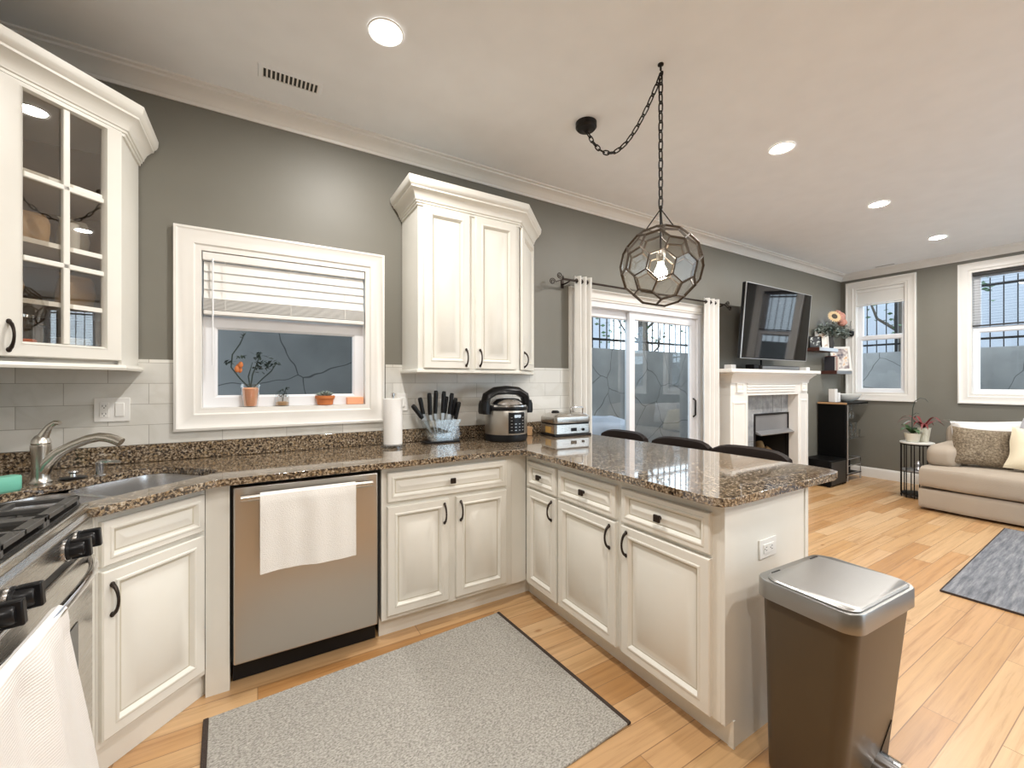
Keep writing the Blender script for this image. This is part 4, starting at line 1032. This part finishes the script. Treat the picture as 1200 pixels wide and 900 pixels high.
def curtain(x0, x1, folds, label, amp=.030):
    t = thing('curtain', label, 'curtain', ((x0+x1)/2, -.10, 0)); w = x1-x0; b = NB(); nx = folds*10; rows = []
    for z in (.02, .3, .8, 1.3, 1.8, 2.06, 2.175):
        row = []
        for i in range(nx+1):
            s = i/nx; a = amp*(1 if z < 2 else .85); row.append(b.verts.new(((s-.5)*w, a*sin(s*folds*2*pi)+.004*sin(z*5+s*20), z)))
        rows.append(row)
    for r0, r1 in zip(rows, rows[1:]):
        for i in range(nx): b.faces.new((r0[i], r0[i+1], r1[i+1], r1[i]))
    o = obj('panel', b, CURTAIN, t); o.modifiers.new('s', 'SOLIDIFY').thickness = .002
    b = NB()
    for k in range(folds*2):
        xx = -w/2+w*(k+.5)/(folds*2)*1.0
        pts = [(xx, .016*cos(a), 2.135+.016*sin(a)) for a in [2*pi*q/12 for q in range(12)]]; tube(b, pts, .004, 6, closed=True)
    obj('grommets', b, BRONZE, t)
curtain(2.205, 2.37, 3, 'off-white curtain bunched at the left side of the sliding door')
curtain(3.90, 4.135, 3, 'off-white curtain hanging at the right side of the sliding door', .024)

# ------------------------------------------------------------ fireplace, television
t = thing('fireplace_mantel', 'white wooden fireplace mantel under the television', 'fireplace mantel', (0, 0, 0))
x0, x1 = 4.26, 5.97
b = NB(); sweep(b, [(x0+.03, -.002), (x0+.03, -.145), (x1-.03, -.145), (x1-.03, -.002)], [(0, 1.30), (.008, 1.30), (.014, 1.34), (.05, 1.385), (.07, 1.40), (.07, 1.412), (0, 1.412)][::1]); 
xf(b, Matrix()); obj('cornice', b, WHITE, t)
obj('shelf', box(NB(), 4.145, 6.06, -.245, -.001, 1.412, 1.452), WHITE, t, bevel=.008, bseg=3)
fz = obj('frieze', box(NB(), x0+.03, x1-.03, -.14, -.001, 1.165, 1.412), WHITE, t)
for k in range(4): obj('reed', box(NB(), x0+.34, x1-.34, -.150, -.14, 1.195+k*.030, 1.213+k*.030), WHITE, fz, bevel=.004)
for xa, xb in ((x0, x0+.36), (x1-.28, x1)):
    p = obj('pilaster', box(NB(), xa+.03, xb, -.14, -.001, .16, 1.165), WHITE, t, bevel=.003)
    b = NB(); rings(b, xa+.07, .22, xb-xa-.11, .88, [(0, -.14), (.006, -.148), (.02, -.148), (.026, -.14)], cap=False); obj('panel_mould', b, WHITE, p)
    obj('plinth_block', box(NB(), xa+.015, xb+.012, -.155, -.001, 0, .16), WHITE, p, bevel=.004)
    b = NB(); cx = (xa+.03+xb)/2; rings(b, cx-.065, 1.20, .13, .10, [(0, -.14), (0, -.158), (.012, -.158), (.02, -.148), (.03, -.152)]); obj('corner_block', b, WHITE, p)
t = thing('fireplace_insert', 'grey marble framed fireplace with black firebox and steel hood', 'fireplace', (0, 0, 0))
bm = NB()
for a, b_, c, d in wall_boxes(x0+.36, x1-.28, 0, 1.165, [(FB[0], FB[1], -.01, FB[3])]): box(bm, a, b_, -.022, -.001, c, d)
obj('marble_surround', bm, SLATE, t, smooth=False)
b = NB()
for x in (5.14, 5.36, 5.56): box(b, x-.0015, x+.0015, -.0228, -.0218, .945, 1.165)
for z in (.62, .32): 
    box(b, FB[1], x1-.28, -.0228, -.0218, z-.0015, z+.0015); box(b, x0+.36, FB[0], -.0228, -.0218, z-.0015, z+.0015)
obj('grout_line', b, DARKGREY, t, smooth=False)
b = NB(); X0, X1, Z0, Z1 = FB[0]+.002, FB[1]-.002, FB[2]+.002, FB[3]-.002
box(b, X0, X0+.01, .0, .48, Z0, Z1); box(b, X1-.01, X1, .0, .48, Z0, Z1); box(b, X0, X1, .47, .48, Z0, Z1); box(b, X0, X1, .0, .48, Z0, Z0+.01); box(b, X0, X1, .0, .48, Z1-.01, Z1)
obj('firebox', b, FIREB, t)
b = NB(); rings(b, X0, Z0, X1-X0, Z1-Z0, [(0, -.024), (0, -.032), (.022, -.032), (.022, .01)], cap=False); obj('steel_frame', b, BLACKM, t)
b = NB(); loft(b, [[(x, -.03, .735), (x, -.10, .70), (x, -.095, .69), (x, .02, .72), (x, .02, .735)] for x in (X0+.02, X1-.02)]); obj('hood', b, HOODG, t)
obj('upper_panel', box(NB(), X0+.022, X1-.022, -.02, -.012, .735, Z1-.02), HOODG, t)
for i, (p0, p1, r) in enumerate((((5.10, .22, .17), (5.62, .22, .17), .055), ((5.12, .12, .17), (5.66, .14, .17), .05), ((5.2, .15, .25), (5.58, .26, .33), .05), ((5.50, .10, .22), (5.60, .28, .52), .055), ((5.40, .2, .3), (5.52, .1, .48), .04))):
    b = NB(); a0, a1 = Vector(p0), Vector(p1); tube(b, [a0.lerp(a1, k/6)+Vector((0, .006*sin(k*2+i), .006*cos(k*3))) for k in range(7)], r, 12); obj('log', b, LOG, t)
b = NB()
for k in range(7): x = 5.08+k*.09; tube(b, [(x, .05, .20), (x, .05, .115), (x, .32, .115)], .007, 6)
obj('log_grate', b, BLACKM, t)
# television on a wall arm, leaning down
t = thing('television', 'large flat television tilted down above the fireplace mantel', 'television', (4.905, -.31, 1.945))
tilt = radians(4.5); Mt = Rz(radians(0)) @ Rx(tilt)
obj('cabinet', xf(box(NB(), -.675, .675, -.006, .035, -.388, .388), Mt), BLACK, t, bevel=.004)
obj('screen', xf(box(NB(), -.668, .668, -.0075, -.006, -.376, .381), Mt), TVM, t, smooth=False)
b = NB(); rings(b, -.6755, -.3885, 1.351, .777, [(0, .0), (0, -.009), (.006, -.009), (.006, 0)], cap=False); obj('bezel', xf(b, Mt), SILVER, t)
obj('rear_housing', xf(box(NB(), -.45, .45, .036, .075, -.30, .15), Mt), BLACK, t, bevel=.01)
b = NB(); box(b, -.2, .2, .285, .309, -.15, .15); box(b, -.03, .03, .07, .29, -.03, .03); obj('wall_arm', b, BLACKM, t)
ZM = 1.4525
t = thing('sound_bar', 'grey sound bar lying on the mantel below the television', 'sound bar', (5.25, -.14, ZM))
obj('cabinet', loft((b := NB()), [[(x, y, z) for x, y in rrect(0, 0, .86, .075-i, .02)] for i, z in ((.006, 0), (0, .005), (0, .045), (.006, .050))]) and b, DARKGREY, t)
obj('grille', box(NB(), -.41, .41, -.0405, -.037, .008, .042), HOODG, t)
o = obj('media_box', box(NB(), -.05, .05, -.05, .05, 0, .055), BLACK, bevel=.006); o.location = (4.72, -.13, ZM); tag(o, 'small black media box on the mantel, left of the sound bar', 'media box')
b = NB(); lathe(b, [(.045, 0), (.045, .008), (.012, .012), (.012, .12)], seg=20)
o = obj('stand_post', b, BLACK); o.location = (5.05, -.05, ZM); tag(o, 'short black stand post on the mantel under the television', 'stand')
for x, l in ((4.30, 'small white candle block at the left end of the mantel'), (5.90, 'small white candle block at the right end of the mantel')):
    t = thing('candle_block', l, 'candle', (x, -.13, ZM), 0)
    obj('wax', box(NB(), -.045, .045, -.04, .04, 0, .045), WHITEP, t, bevel=.005); b = NB(); tube(b, [(0, 0, .045), (0, 0, .058)], .002, 6); obj('wick', b, BLACK, t)

# ------------------------------------------------------------ floating shelves and what stands on them
def fshelf(x0, x1, z, d_, label):
    t = thing('floating_shelf', label, 'shelf', (x0, 0, z)); w = x1-x0
    obj('board', box(NB(), 0, w, -d_, -.001, -.045, 0), REDWOOD, t, bevel=.002)
    obj('front_glare', box(NB(), .001, w-.001, -d_-.008, -d_, -.045, 0), SILVER, t, bevel=.001); return t  # pale strip stands in for glare on the dark wood front
SH1, SH2 = 1.765, 1.468
fshelf(6.20, 6.72, SH1, .165, 'upper dark floating shelf beside the television, under the bouquet')
fshelf(6.63, 7.08, SH2, .190, 'lower dark floating shelf beside the tall window, holding books')
def frame(name, label, loc, rz, w, h, lean, art, fm, cat='picture frame', border=.025):
    t = thing(name, label, cat, loc, rz); M = Rx(-lean)
    b = NB(); rings(b, -w/2, 0, w, h, [(0, .008), (0, -.010), (border*.6, -.012), (border, -.006), (border, .008)], cap=False); obj('frame', xf(b, M), fm, t)
    obj('picture', xf(box(NB(), -w/2+border-.002, w/2-border+.002, -.002, .002, border-.002, h-border+.002), M), art, t, smooth=False)
    obj('backing', xf(box(NB(), -w/2+.004, w/2-.004, .004, .0075, .004, h-.004), M), BLACK, t, smooth=False); return t
ART = speck('abstract_print', [(.35, (.10, .09, .12)), (.45, (.45, .38, .36)), (.52, (.80, .76, .72)), (.6, (.72, .42, .16)), (.7, (.35, .22, .14))], 7, (1, 1, 1), .5, 0, 2)
ART2 = speck('pale_print', [(.38, (.40, .26, .16)), (.46, (.82, .78, .72)), (.7, (.86, .83, .78))], 9, (1, 1, 1), .5, 0, 2)
ART3 = speck('dark_print', [(.42, (.02, .02, .025)), (.52, (.05, .06, .06)), (.6, (.6, .62, .6))], 16, (1, 1, 1), .5, 0, 2)
frame('picture_frame', 'black and white framed print at the left end of the upper shelf', (6.28, -.09, SH1), radians(-38), .15, .15, .10, ART3, BLACK, border=.012)
frame('picture_frame', 'small cream framed print on the upper shelf, in front of the bouquet', (6.44, -.10, SH1), radians(-38), .16, .225, .12, ART2, WHITE, border=.016)
for i, (x, h, m, l) in enumerate(((6.522, .20, BOOKC, 'cream book standing on the upper shelf beside the cream print'), (6.557, .185, WHITEP, 'white book standing on the upper shelf, right of the cream book'))):
    t = thing('book', l, 'book', (x, -.07, SH1), radians(-20), 'books on the upper shelf')
    obj('cover', rings((b := NB()), -.016, 0, .032, h, [(0, .055), (0, -.055), (.003, -.055), (.003, .055)], cap=False) and b, m, t); obj('pages', box(NB(), -.013, .013, -.052, .052, .004, h-.004), PAGE, t, smooth=False)
frame('picture_frame', 'white framed colourful print leaning on the lower shelf', (6.93, -.135, SH2), radians(-36), .26, .34, .16, ART, WHITE, border=.028)
for i, (x, h, m, l) in enumerate(((6.665, .19, BOOKD, 'dark book at the left end of the lower shelf'), (6.697, .20, BOOKR, 'red book on the lower shelf, second from the left'), (6.730, .175, BOOKR, 'shorter red book on the lower shelf, third from the left'), (6.762, .19, BOOKC, 'cream book on the lower shelf, next to the leaning print'))):
    t = thing('book', l, 'book', (x, -.10, SH2), 0, 'books on the lower shelf')
    obj('cover', rings((b := NB()), -.014, 0, .028, h, [(0, .06), (0, -.06), (.003, -.06), (.003, .06)], cap=False) and b, m, t); obj('pages', box(NB(), -.011, .011, -.057, .057, .004, h-.004), PAGE, t, smooth=False)
t = thing('flower_bouquet', 'bouquet with a sunflower and pink roses in a dark vase on the upper shelf', 'flowers', (6.652, -.088, SH1))
obj('vase', lathe(NB(), [(.04, 0), (.055, .01), (.062, .07), (.05, .13), (.055, .16)], seg=24), DARKGREY, t)
b = NB()
for k in range(16): a = k*2.4; tube(b, [(.02*cos(a), .02*sin(a), .1), (.08*cos(a), .05*sin(a), .22), (.19*cos(a)*(k/16+.3), .08*sin(a), .27+.08*sin(k*1.7))], .003, 5)
obj('stems', b, LEAFD, t)
b = NB()
for k in range(13): leaf_cloud(b, (-.26+.052*k, -.03+.02*sin(k), .24+.045*sin(k*2.1)), .075, 24, .034)
obj('leaves', b, LEAFG, t)
b = NB()
for k in range(11): leaf_cloud(b, (-.22+.05*k, -.02, .22), .075, 14, .032)
obj('dark_leaves', b, LEAFD, t)
def flower(c, r, m, mc, nm):
    M = T(*c) @ Rz(radians(-35)) @ Rx(radians(70)); b = NB()
    for ring, (n, rr_, zz) in enumerate(((18, r, 0), (14, r*.8, .006))):
        for k in range(n):
            a = 2*pi*k/n+ring*.2; q = [M @ Vector(p) for p in ((rr_*.3*cos(a), rr_*.3*sin(a), zz), (rr_*.75*cos(a-.2), rr_*.75*sin(a-.2), zz+.008), (rr_*cos(a), rr_*sin(a), zz+.002), (rr_*.75*cos(a+.2), rr_*.75*sin(a+.2), zz+.008))]; b.faces.new([b.verts.new(p) for p in q])
    f = obj(nm, b, m, t); obj('flower_centre', sphere(NB(), (0, 0, .006), r*.42, 1, 1, .35, M=M), mc, f)
flower((-.115, -.11, .415), .088, SUNF, BARK, 'sunflower')
for c, r in (((.05, -.10, .405), .062), ((.13, -.09, .44), .060), ((.15, -.10, .36), .056), ((.03, -.09, .47), .05)):
    b = NB(); sphere(b, c, r, 1, .9, .9, 14, 9)
    for v in b.verts: v.co += (v.co-Vector(c))*.22*noise.noise(v.co*38)
    obj('rose', b, ROSE, t)
t = thing('hanging_planter', 'tiny dark planter with trailing green leaves fixed to the tall window frame', 'planter', (7.205, -.135, 2.0))
obj('pot', lathe(NB(), [(.025, -.04), (.04, -.02), (.042, .03), (.036, .032)], seg=16), BLACK, t); b = NB(); leaf_cloud(b, (0, 0, .06), .06, 30, .02); obj('leaves', b, LEAFG, t)
b = NB(); tube(b, [(0, 0, .03), (.0, .0, .16), (.012, 0, .18)], .003, 6); obj('hook', b, BLACKM, t)

# ------------------------------------------------------------ bar cabinet corner
BX0, BX1, BY = 6.52, 7.06, -.33
t = thing('bar_cabinet', 'black bar cabinet with glassware shelves below the floating shelves', 'bar cabinet', (BX0, 0, 0))
w = BX1-BX0
obj('side_panel', box(NB(), 0, .025, BY, -.02, 0, 1.02), BLACKWOOD, t, bevel=.001)
obj('back_panel', box(NB(), .026, w, -.04, -.02, .05, 1.02), BLACKWOOD, t)
obj('top', box(NB(), -.012, w+.10, BY-.02, -.018, 1.02, 1.045), BLACKWOOD, t, bevel=.003)
obj('top_edging', box(NB(), -.02, -.012, BY-.02, -.018, 1.022, 1.046), WOODL, t)
obj('inner_cupboard', box(NB(), .026, .10, BY+.02, -.041, .05, 1.019), BLACKWOOD, t)
obj('glass_shelf', box(NB(), .10, w+.08, BY+.01, -.042, .555, .567), CLEAR, t, smooth=False)
b = NB(); tube(b, [(.14, BY+.03, .0), (.14, BY+.03, 1.02)], .009, 8); obj('post', b, SILVER, t)
b = NB(); tube(b, [(.14, BY+.03, .10), (w, BY+.03, .10), (w, BY+.03, .29), (.03, BY+.03, .29)], .007, 8); tube(b, [(.03, BY+.03, .20), (w, BY+.03, .20)], .006, 8); tube(b, [(w, BY+.03, .10), (w, BY+.03, .0)], .009, 8); tube(b, [(w, -.05, .0), (w, -.05, .29), (w, BY+.03, .29)], .007, 8); obj('bottle_rail', b, SILVER, t)
obj('lower_shelf', box(NB(), .10, w, BY+.02, -.042, .085, .095), BLACKWOOD, t)
b = NB()
for k in range(5): y = BY+.05+k*.045; tube(b, [(.11, y, 1.005), (w+.05, y, 1.005)], .004, 6)
obj('glass_rack', b, SILVER, t)
def goblet(loc, label, g, h=.18, up=True):
    pr = [(.030, 0), (.031, .002), (.006, .008), (.004, .05), (.004, .08), (.025, .10), (.034, .13), (.030, h)]
    if not up: pr = [(r, -z) for r, z in pr]
    o = obj('wine_glass', lathe(NB(), pr, seg=16, cap1=False), CLEAR); o.location = loc; return tag(o, label, 'wine glass', g)
place = ['at the front left', 'at the front, second from left', 'at the front, third from left', 'at the back left', 'at the back, second from left', 'at the back, third from left']
k = 0
for y in (BY+.07, BY+.16):
    for x in (.19, .28, .37): goblet((BX0+x, y, 1.0), 'wine glass hanging upside down under the bar top, '+place[k], 'hanging wine glasses', .18, False); k += 1
tp = ['front row, leftmost', 'front row, second', 'front row, third', 'front row, rightmost', 'back row, leftmost', 'back row, second', 'back row, third', 'back row, rightmost']; k = 0
for y in (BY+.06, BY+.15):
    for x in (.17, .28, .39, .50):
        o = obj('tumbler', lathe(NB(), [(.034, 0), (.036, .003), (.042, .10+.05*((k*7) % 3)), (.040, .10+.05*((k*7) % 3)), (.034, .006)], seg=18, cap1=False), CLEAR); o.location = (BX0+x, y, .5685)
        tag(o, 'clear tumbler on the glass shelf of the bar cabinet, '+tp[k], 'tumbler', 'tumblers on the bar shelf'); k += 1
for i, (x, h) in enumerate(((.20, .27), (.30, .30), (.40, .26))):
    t = thing('bottle', 'dark bottle behind the rail of the bar cabinet, '+('left', 'middle', 'right')[i], 'bottle', (BX0+x, BY+.13, .0955), 0, 'bottles in the bar cabinet')
    obj('glass_body', lathe(NB(), [(.032, 0), (.035, .004), (.035, h*.55), (.012, h*.72), (.012, h*.93)], seg=18), BLACK, t); obj('cap', lathe(NB(), [(.014, h*.93), (.014, h)], seg=14), CHROME, t)
ZB = 1.0455
for x, h, w_, l in ((6.60, .175, .038, 'tall white square candle on the bar cabinet'), (6.70, .125, .034, 'shorter white square candle beside the tall one on the bar cabinet')):
    t = thing('candle', l, 'candle', (x, -.16, ZB)); obj('wax', box(NB(), -w_, w_, -w_, w_, 0, h), WHITEP, t, bevel=.004); b = NB(); tube(b, [(0, 0, h), (0, 0, h+.015)], .002, 6); obj('wick', b, BLACK, t)
o = obj('bowl', lathe(NB(), [(.05, 0), (.06, .003), (.125, .035), (.160, .085), (.165, .105), (.160, .106), (.115, .045), (.0, .02)], seg=36, cap1=False), CERW); o.location = (6.93, -.185, ZB); tag(o, 'wide white ceramic bowl on the bar cabinet by the window', 'bowl')
t = thing('subwoofer', 'low black speaker box standing against the left side of the bar cabinet', 'speaker', (6.27, -.20, 0))
obj('cabinet', box(NB(), -.20, .235, -.14, .175, .012, .33), BLACKWOOD, t, bevel=.006); b = NB()
for x in (-.17, .20):
    for y in (-.11, .14): lathe(b, [(.018, 0), (.018, .012)], (x, y, 0), 12)
obj('feet', b, BLACK, t); obj('grille', box(NB(), -.18, .215, -.148, -.141, .03, .31), DARKGREY, t, bevel=.003)

# ------------------------------------------------------------ side table and plants
t = thing('side_table', 'round side table of black rods with a pale top, beside the sofa', 'side table', (6.43, -1.045, 0))
obj('top', lathe(NB(), [(.142, .612), (.147, .616), (.147, .630), (.143, .633)], seg=40), SLATE if False else CERW, t)
obj('top_ring', lathe(NB(), [(.135, .598), (.143, .598), (.143, .612), (.135, .612), (.135, .598)], seg=40, cap0=False, cap1=False), BLACKM, t)
obj('shelf', lathe(NB(), [(.134, .300), (.136, .302), (.136, .312), (.134, .314)], seg=40), HOODG, t)
obj('base', lathe(NB(), [(.134, .030), (.140, .032), (.140, .046), (.134, .048)], seg=40), BLACKM, t)
for k in range(12):
    a = 2*pi*k/12+.1; b = NB(); tube(b, [(.138*cos(a), .138*sin(a), 0), (.138*cos(a), .138*sin(a), .60)], .0055, 6); obj('rod', b, BLACKM, t)
t = thing('orchid', 'orchid with a bare curved stem in a cream pot on the side table', 'plant', (6.375, -1.02, .6335))
obj('pot', lathe(NB(), [(.052, 0), (.056, .004), (.070, .088), (.072, .10), (.066, .10), (.064, .09)], seg=28), CERAM, t); obj('soil', lathe(NB(), [(.064, .086), (.064, .092)], seg=20), SOIL, t)
b = NB(); tube(b, [(0, 0, .09), (-.01, 0, .25), (-.005, -.005, .38), (.0, -.02, .46), (.02, -.06, .50), (.03, -.10, .49), (.03, -.125, .455)], [.005, .005, .004, .004, .004, .003, .002], 8); tube(b, [(-.007, 0, .30), (.01, -.03, .33), (.015, -.055, .32)], [.003, .003, .002], 6); obj('flower_stem', b, LEAFD, t)
def strap(b, base, a, ln, w, lift, droop, mi=0):
    L_, R_ = [], []
    for k in range(8):
        s = k/7; r = ln*s; z = lift*sin(s*pi*.6)-droop*s*s; ww = w*sin(pi*min(1, s*.9+.1))+.001; c = Vector(base)+Vector((r*cos(a), r*sin(a), z)); n = Vector((-sin(a), cos(a), 0))*ww
        L_.append(b.verts.new(c+n)); R_.append(b.verts.new(c-n))
    for i in range(7): f = b.faces.new((L_[i], R_[i], R_[i+1], L_[i+1])); f.material_index = mi
b = NB()
for a, ln, lift, dr in ((-1.2, .13, .07, .10), (2.6, .14, .10, .06), (1.2, .12, .12, .03), (-2.4, .12, .09, .08), (.1, .13, .10, .06)): strap(b, (0, 0, .09), a, ln, .030, lift, dr)
obj('leaves', b, LEAF, t)
t = thing('bromeliad', 'burgundy leaved plant in a tapered cream pot behind the orchid', 'plant', (6.50, -1.08, .6335))
obj('pot', lathe(NB(), [(.040, 0), (.044, .004), (.064, .15), (.066, .16), (.060, .16), (.058, .15)], seg=28), CERAM, t); obj('soil', lathe(NB(), [(.058, .145), (.058, .150)], seg=20), SOIL, t)
b = NB()
for k in range(16): strap(b, (0, 0, .15), k*2.4, .14+.05*(k % 3), .013, .10+.03*(k % 4), .10)
obj('burgundy_leaves', b, LEAFR, t); b = NB()
for k in range(11): strap(b, (0, 0, .15), k*2.1+.5, .17+.06*(k % 3), .009, .09+.03*(k % 3), .06)
obj('grey_leaves', b, LEAFG, t)
o = obj('small_ornament', lathe(NB(), [(.03, 0), (.036, .01), (.02, .04), (.03, .07), (.012, .10)], seg=18), SILVER); o.location = (6.42, -1.06, .3145); tag(o, 'small silver ornament on the middle shelf of the side table', 'ornament')

# ------------------------------------------------------------ sofa
t = thing('sofa', 'beige microfibre sofa with wide arms, standing by the windows', 'sofa', (5.83, -1.20, 0), 0)
YB_ = -2.75   # far end (local)
def cush(name, x0, x1, y0, y1, z0, z1, m=SOFAM, bev=.05, par=None, puff=0):
    b = NB(); box(b, x0, x1, y0, y1, z0, z1); bmesh.ops.subdivide_edges(b, edges=b.edges[:], cuts=7, use_grid_fill=True)
    cx, cy, cz = (x0+x1)/2, (y0+y1)/2, (z0+z1)/2
    for v in b.verts:
        u, w_, q = (v.co.x-cx)/(x1-x0)*2, (v.co.y-cy)/(y1-y0)*2, (v.co.z-cz)/(z1-z0)*2
        n = noise.noise(v.co*6)*.010
        # rounded box with a slight puff
        rx = bev; p = Vector((v.co.x, v.co.y, v.co.z)); inner = Vector((max(x0+rx, min(x1-rx, p.x)), max(y0+rx, min(y1-rx, p.y)), max(z0+rx, min(z1-rx, p.z)))); d_ = p-inner
        if d_.length > 1e-6: p = inner+d_.normalized()*min(d_.length, rx)
        p.z += puff*(1-u*u)*(1-w_*w_)*(1 if q > 0 else 0); p.x -= puff*.5*(1-w_*w_)*(1-q*q)*(1 if u < 0 else 0); v.co = p+Vector((n, n, n*.4))
    return obj(name, b, m, par)
cush('base', .0, 1.02, YB_, 0, .015, .235, par=t, bev=.04)
cush('seat_cushion', -.025, .75, YB_+.02, -.005, .225, .455, par=t, bev=.06, puff=.012)
cush('arm', .20, 1.02, -.26, .0, .42, .650, par=t, bev=.085, puff=.02)
cush('backrest', .74, 1.04, YB_+.02, -.03, .42, .86, par=t, bev=.10, puff=.02)
def pillow(name, label, loc, rot, w, h, th, m, cat='pillow', group=None):
    b = NB(); n = 18; top, bo = [], []
    for sgn, G in ((1, top), (-1, bo)):
        for i in range(n+1):
            row = []
            for j in range(n+1):
                u, v = i/n*2-1, j/n*2-1
                k = ((1-u**4)*(1-v**4)); hh = th/2*(max(0, k)**.55)
                x = w/2*u*(1-.07*(1-v*v)); z = h/2*v*(1-.07*(1-u*u))
                row.append(Vector((x+.006*sin(5*v+3*u), sgn*hh*(1+.12*noise.noise(Vector((u*2, v*2, sgn)))), z)))
            G.append(row)
    VT = [[b.verts.new(p) for p in r] for r in top]; VB = [[VT[i][j] if i in (0, n) or j in (0, n) else b.verts.new(bo[i][j]) for j in range(n+1)] for i in range(n+1)]
    for G, fl in ((VT, 0), (VB, 1)):
        for i in range(n):
            for j in range(n):
                q = (G[i][j], G[i+1][j], G[i+1][j+1], G[i][j+1]); b.faces.new(q if fl else q[::-1])
    o = obj(name, b, m); o.location = loc; o.rotation_euler = rot; return tag(o, label, cat, group)
Q = -pi/2
pillow('throw_pillow', 'large brown chenille pillow leaning at the left end of the sofa', (6.22, -1.585, .655), (radians(-22), radians(4), radians(-66)), .43, .40, .16, BROWNP)
pillow('throw_pillow', 'cream pillow leaning beside the brown pillow on the sofa', (6.24, -1.98, .655), (radians(-26), radians(8), radians(-78)), .46, .43, .17, CREAMP)
pillow('back_pillow', 'white pillow on the sofa back behind the brown pillow', (6.56, -1.62, .715), (radians(-16), radians(-5), radians(-84)), .66, .40, .22, WHITEP)
pillow('back_pillow', 'white pillow along the sofa back, right of the grey pillow', (6.62, -2.42, .74), (radians(-14), radians(3), radians(-92)), .62, .40, .20, WHITEP)
pillow('throw_pillow', 'pale grey pillow between the white pillows at the sofa back', (6.52, -1.97, .80), (radians(-18), radians(14), radians(-86)), .40, .36, .13, GREYP)

# ------------------------------------------------------------ blinds in the tall windows
def small_blind(label, y0, y1, ztop, zbot, ang, m, rail=True, pitch=.028):
    t = thing('window_blind', label, 'blind', (XR+.018, (y0+y1)/2, 0), -pi/2); w = (y1-y0)-.03
    obj('headrail', box(NB(), -w/2, w/2, -.012, .022, ztop-.04, ztop), m, t, bevel=.002); b = NB(); z = ztop-.05
    while z > zbot: box(b, -w/2, w/2, -.012, .012, -.0008, .0008, M=T(0, .006, z) @ Rx(radians(ang))); z -= pitch
    obj('slats', b, m, t, smooth=False); obj('bottom_rail', box(NB(), -w/2, w/2, -.008, .020, zbot-.022, zbot-.006), m, t, bevel=.002)
small_blind('white blind drawn up at the top of the tall window beside the bouquet', *FW[0], 2.605, 2.40, 75, SHADE, pitch=.016)
small_blind('open slatted blind in the upper half of the tall window above the sofa', *FW[1], 2.605, 1.99, 8, DARKGREY, pitch=.032)
small_blind('open slatted blind in the third tall window, past the frame edge', *FW[2], 2.605, 1.25, 10, DARKGREY, pitch=.045)
